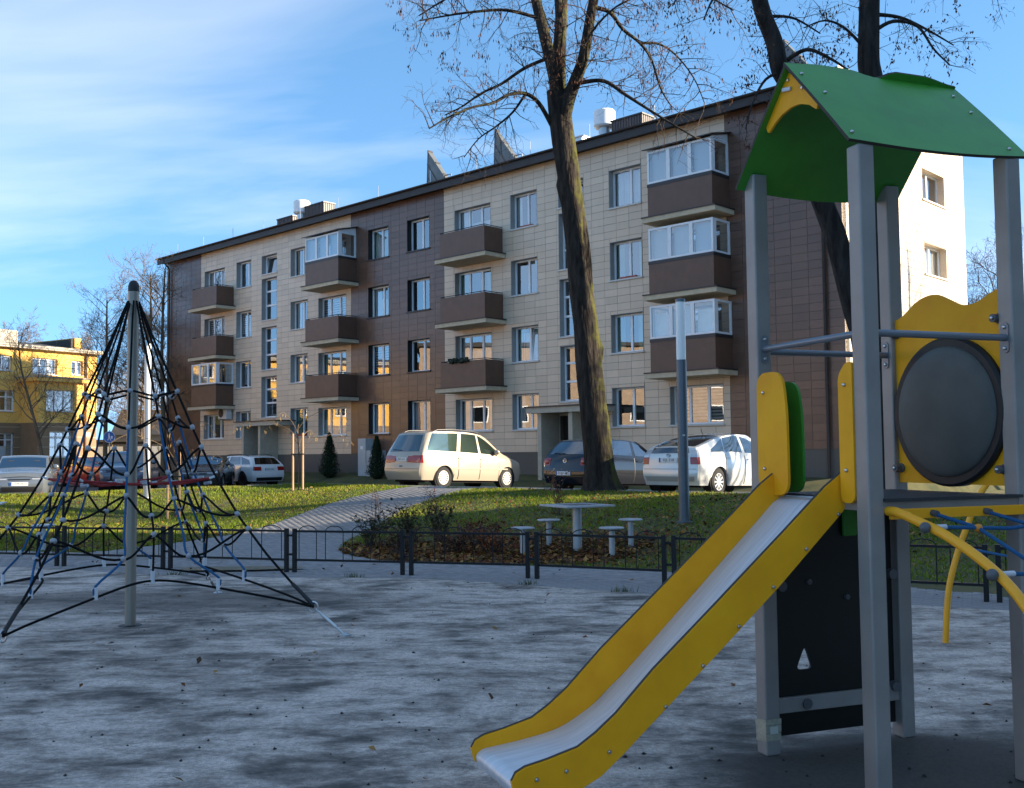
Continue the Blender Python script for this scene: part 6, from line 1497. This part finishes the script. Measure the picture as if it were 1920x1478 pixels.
def thuja(u, w, h, lab, seed):
    p = on_bld(u, w); t = thing('thuja', lab, 'conifer', p, 0, 'small thujas by the plinth'); rn = np.random.default_rng(seed)
    MB().tube([(0, 0, -.05), (0, 0, h * .8)], .04, 6).build('trunk', 'bark_dark', t)
    n = 3800; z = rn.uniform(0, 1, n) ** 1.15; rad = (np.minimum(1, (z + .03) / .16) * (1 - z) ** .8) * h * .27 * (1 + .18 * np.sin(z * 23 + rn.uniform(0, 6, n))) * rn.uniform(.55, 1.05, n) + .02; a = rn.uniform(0, 2 * np.pi, n)
    c = np.stack([rad * np.cos(a), rad * np.sin(a), z * h], 1); up_ = rn.normal(0, .02, (n, 3)) + np.stack([np.cos(a) * .035, np.sin(a) * .035, np.full(n, .09)], 1) * rn.uniform(.6, 1.2, (n, 1)); sd_ = np.stack([-np.sin(a), np.cos(a), rn.normal(0, .3, n)], 1) * .022
    V = np.stack([c - sd_, c + sd_, c + up_], 1).reshape(-1, 3); F = np.arange(n * 3).reshape(-1, 3); k = rn.uniform(.5, 1.4, (n, 1)); C = np.array([[.018, .034, .014]]) * k
    link('crown', fast_mesh('crown', V, F, C), 'thuja_green', t)
thuja(25.6, 1.3, 2.1, 'small pointed thuja left of the grey cabinets', 1); thuja(21.9, 1.4, 1.9, 'small bushy thuja between the cabinets and the van', 2)
# ================================================================== LAWN, LEAVES, SHRUBS
attr_mat('grass_blade', .7, .25, .35)
def on_lawn(x, y):
    q, u, w = kerb_q(x, y); return q > .05 and not in_strip(x, y) and not in_walk(x, y) and y > edge_y(x) + .3
def bed(x, y):  # leaf bed between the walk and the stools
    return sst(1 - (((x + .6) / 3.6) ** 2 + ((y - 17.6) / 2.6) ** 2 - .5) / .9) if True else 0
N0 = 420000
xy = np.stack([rng.uniform(-24, 16, N0), rng.uniform(11.5, 39, N0)], 1); keep = xy[:, 0] > -.62 * xy[:, 1] - .5; keep &= xy[:, 0] < .56 * xy[:, 1] + .5; xy = xy[keep]
ok = []
for x, y in xy:
    if on_lawn(x, y) and random.random() > .85 * bed(x, y): ok.append((x, y, H(x, y)))
G_ = np.array(ok); n = len(G_)
a = rng.uniform(0, 2 * np.pi, n); hgt = rng.uniform(.025, .065, n) * (1 + .5 * np.sin(G_[:, 0] * 1.7) * np.cos(G_[:, 1] * 1.3)); w_ = rng.uniform(.008, .017, n)
s_ = np.stack([np.cos(a) * w_, np.sin(a) * w_, np.zeros(n)], 1); tip = np.stack([rng.normal(0, .022, n), rng.normal(0, .022, n), hgt], 1)
V = np.stack([G_ - s_, G_ + s_, G_ + tip], 1).reshape(-1, 3); F = np.arange(n * 3).reshape(-1, 3)
pat = .5 + .5 * np.sin(G_[:, 0] * .9 + np.sin(G_[:, 1] * .7) * 2); k = rng.uniform(.55, 1.35, (n, 1)); dry = (rng.random((n, 1)) < .07 + .08 * pat[:, None])
C = np.where(dry, np.array([[.30, .23, .08]]), np.array([[.165, .235, .018]]) + pat[:, None] * np.array([[.06, .03, .0]])) * k
tag(link('lawn_grass', fast_mesh('lawn_grass', V, F, C), 'grass_blade'), 'short green lawn around the paved walk', 'grass', kind='stuff')
# fallen leaves
def leaf_field(nm, pts, lab, size=(.025, .05)):
    P_ = np.array(pts); n = len(P_); a = rng.uniform(0, 2 * np.pi, n); L_ = rng.uniform(*size, n); e1 = np.stack([np.cos(a), np.sin(a), rng.normal(0, .35, n)], 1) * L_[:, None]; e2_ = np.stack([-np.sin(a), np.cos(a), rng.normal(0, .35, n)], 1) * (L_ * .62)[:, None]
    P_[:, 2] += rng.uniform(.008, .04, n) * (size[1] / .05)
    V = np.stack([P_ - e1, P_ + e2_ + np.array([0, 0, .006]), P_ + e1, P_ - e2_ + np.array([0, 0, .006])], 1).reshape(-1, 3); F = np.arange(n * 4).reshape(-1, 4)
    pal = np.array([(.22, .085, .025), (.30, .14, .035), (.13, .06, .025), (.36, .20, .06), (.17, .045, .02), (.09, .05, .03)]); C = pal[rng.integers(0, len(pal), n)] * rng.uniform(.6, 1.25, (n, 1))
    tag(link(nm, fast_mesh(nm, V, F, C), 'leaf_litter'), lab, 'leaves', kind='stuff')
pts_ = []
while len(pts_) < 9000:
    x = random.uniform(-18, 10); y = random.uniform(14, 32)
    if not on_lawn(x, y): continue
    lit = math.exp(-((y - 19.5 - .05 * x) / 4.0) ** 2)
    if random.random() < .16 + .5 * lit: pts_.append((x, y, H(x, y)))
leaf_field('fallen_leaves', pts_, 'brown fallen leaves scattered over the lawn')
pts_ = []
while len(pts_) < 5500:
    x = random.gauss(-.4, 2.0); y = random.gauss(17.2, 1.2)
    if on_lawn(x, y) and random.random() < bed(x, y) + .05: pts_.append((x, y, H(x, y)))
leaf_field('leaf_litter_bed', pts_, 'thick rusty leaf litter in the bed before the stools', (.03, .065))
pts_ = [(random.uniform(-5, 5), random.uniform(4.5, 13), .012) for _ in range(42)]; pts_ = [p for p in pts_ if p[1] < edge_y(p[0]) - .2]
pts_ += [(random.uniform(-7, 6), 0, 0) for _ in range(46)]; pts_ = [p if p[1] else (p[0], edge_y(p[0]) + random.uniform(.1, 1.8), .04) for p in pts_]
leaf_field('stray_leaves', pts_, 'stray brown leaves on the frosty rubber and pavers', (.022, .04))
# grit, pine scales and bits of bark lying on the frost
V = []; F = []
for _ in range(520):
    y = 3.2 + 10.5 * random.random() ** 1.4; x = random.uniform(-.55, .55) * y
    if y > edge_y(x) - .1: continue
    r = random.uniform(.004, .013); o = len(V); q = [(x + r * random.uniform(.6, 1.6) * a, y + r * random.uniform(.6, 1.4) * b, .012 + r * c) for a, b, c in ((-1, 0, .2), (0, -1, .2), (1, 0, .2), (0, 1, .2), (0, 0, 1.2))]
    V += q; F += [(o, o + 1, o + 4), (o + 1, o + 2, o + 4), (o + 2, o + 3, o + 4), (o + 3, o, o + 4)]
M('grit', (.02, .016, .013), .9)
tag(link('ground_grit', fast_mesh('ground_grit', V, F), 'grit'), 'dark bits of bark and grit on the frosty rubber', 'grit', kind='stuff')
# dry shrubs
M('shrub_twig', (.07, .045, .032), .9)
def shrub(x, y, h, sp, seed, lab, nst=9, leaf=(.10, .05, .03), nl=120):
    z = H(x, y); t = thing('shrub', lab, 'shrub', (x, y, z)); rn = random.Random(seed); m = MB(); tips = []
    for k in range(nst):
        a = rn.uniform(0, 6.28); r = sp * rn.random() ** .6; hh = h * rn.uniform(.55, 1.05); b0 = Vector((rn.gauss(0, sp * .2), rn.gauss(0, sp * .2), -.02)); e = Vector((r * math.cos(a), r * math.sin(a), hh)); md = lerp(b0, e, .5) + Vector((rn.gauss(0, .04), rn.gauss(0, .04), .05))
        c = [Vector(p) for p in crv([tuple(b0), tuple(md), tuple(e)], 4)]; m.tube(c, [.009, .0085, .008, .007, .006, .005, .0045, .004, .003], 4)
        for q in c[3:]:
            tips.append(q)
            if rn.random() < .8:
                f = q + Vector((rn.gauss(0, .1), rn.gauss(0, .1), rn.uniform(.02, .14))); m.tube([q, f], [.004, .002], 3); tips.append(f)
    m.build('stems', 'shrub_twig', t); V = []; F = []; C = []
    for _ in range(nl):
        p = tips[rn.randrange(len(tips))] + Vector((rn.gauss(0, .02), rn.gauss(0, .02), rn.gauss(0, .02))); a = rn.uniform(0, 6.3); L_ = rn.uniform(.018, .038); o = len(V); u_ = Vector((math.cos(a), math.sin(a), rn.gauss(0, .5))) * L_; v_ = Vector((-math.sin(a), math.cos(a), rn.gauss(0, .5))) * L_ * .6
        V += [p - u_, p + v_, p + u_, p - v_]; F.append((o, o + 1, o + 2, o + 3)); k = rn.uniform(.5, 1.5); C.append(tuple(q * k for q in leaf))
    tag(link('leaves', fast_mesh('leaves', V, F, C), 'leaf_litter', t), kind='stuff')
shrub(.95, 21.6, .95, .32, 1, 'dry orange twiggy shrub on the lawn before the dark hatchback', 10, (.32, .14, .07), 150)
shrub(-1.9, 22.5, .75, .25, 2, 'thin dry plant on the lawn right of the walk, near the van', 6, (.22, .08, .05), 50)
shrub(-3.0, 22.8, .8, .2, 3, 'thin upright dry plant at the middle of the walk edge', 6, (.1, .06, .04), 40)
for k, (x, y, h, sp, lf, lab) in enumerate(((-2.55, 18.7, .62, .45, (.06, .06, .025), 'dark low shrub at the left tip of the leaf bed'), (-2.0, 19.2, .72, .4, (.05, .055, .02), 'dark shrub with upright shoots at the walk bend'), (-1.4, 19.4, .66, .4, (.06, .05, .025), 'leafy dark shrub in the bed, right of the upright shoots'), (-1.9, 17.4, .38, .5, (.10, .045, .02), 'low brown shrub in the bed nearest the fence'), (-1.0, 17.6, .4, .55, (.13, .045, .02), 'low rusty red shrub in the middle of the bed'), (-.3, 17.3, .36, .5, (.26, .08, .025), 'low bright rusty shrub left of the stools'), (-.6, 18.5, .42, .5, (.14, .05, .025), 'low brown shrub behind the rusty ones'))):
    shrub(x, y, h, sp, 20 + k, lab, 22, lf, 380)
# tufts of grass along the rubber edge
pts_ = []
for cx in (-2.2, .15, 1.3, 2.3, -4.8):
    for _ in range(40): pts_.append((cx + random.gauss(0, .07), edge_y(cx) + .06 + random.gauss(0, .03), .01))
G_ = np.array(pts_); n = len(G_); a = rng.uniform(0, 6.3, n); s_ = np.stack([np.cos(a), np.sin(a), a * 0], 1) * .005; tip = np.stack([rng.normal(0, .03, n), rng.normal(0, .03, n), rng.uniform(.04, .1, n)], 1)
tag(link('edge_grass', fast_mesh('edge_grass', np.stack([G_ - s_, G_ + s_, G_ + tip], 1).reshape(-1, 3), np.arange(n * 3).reshape(-1, 3), np.array([[.09, .11, .03]]) * rng.uniform(.6, 1.3, (n, 1))), 'grass_blade'), 'small grass tufts at the edge of the rubber surface', 'grass', kind='stuff')
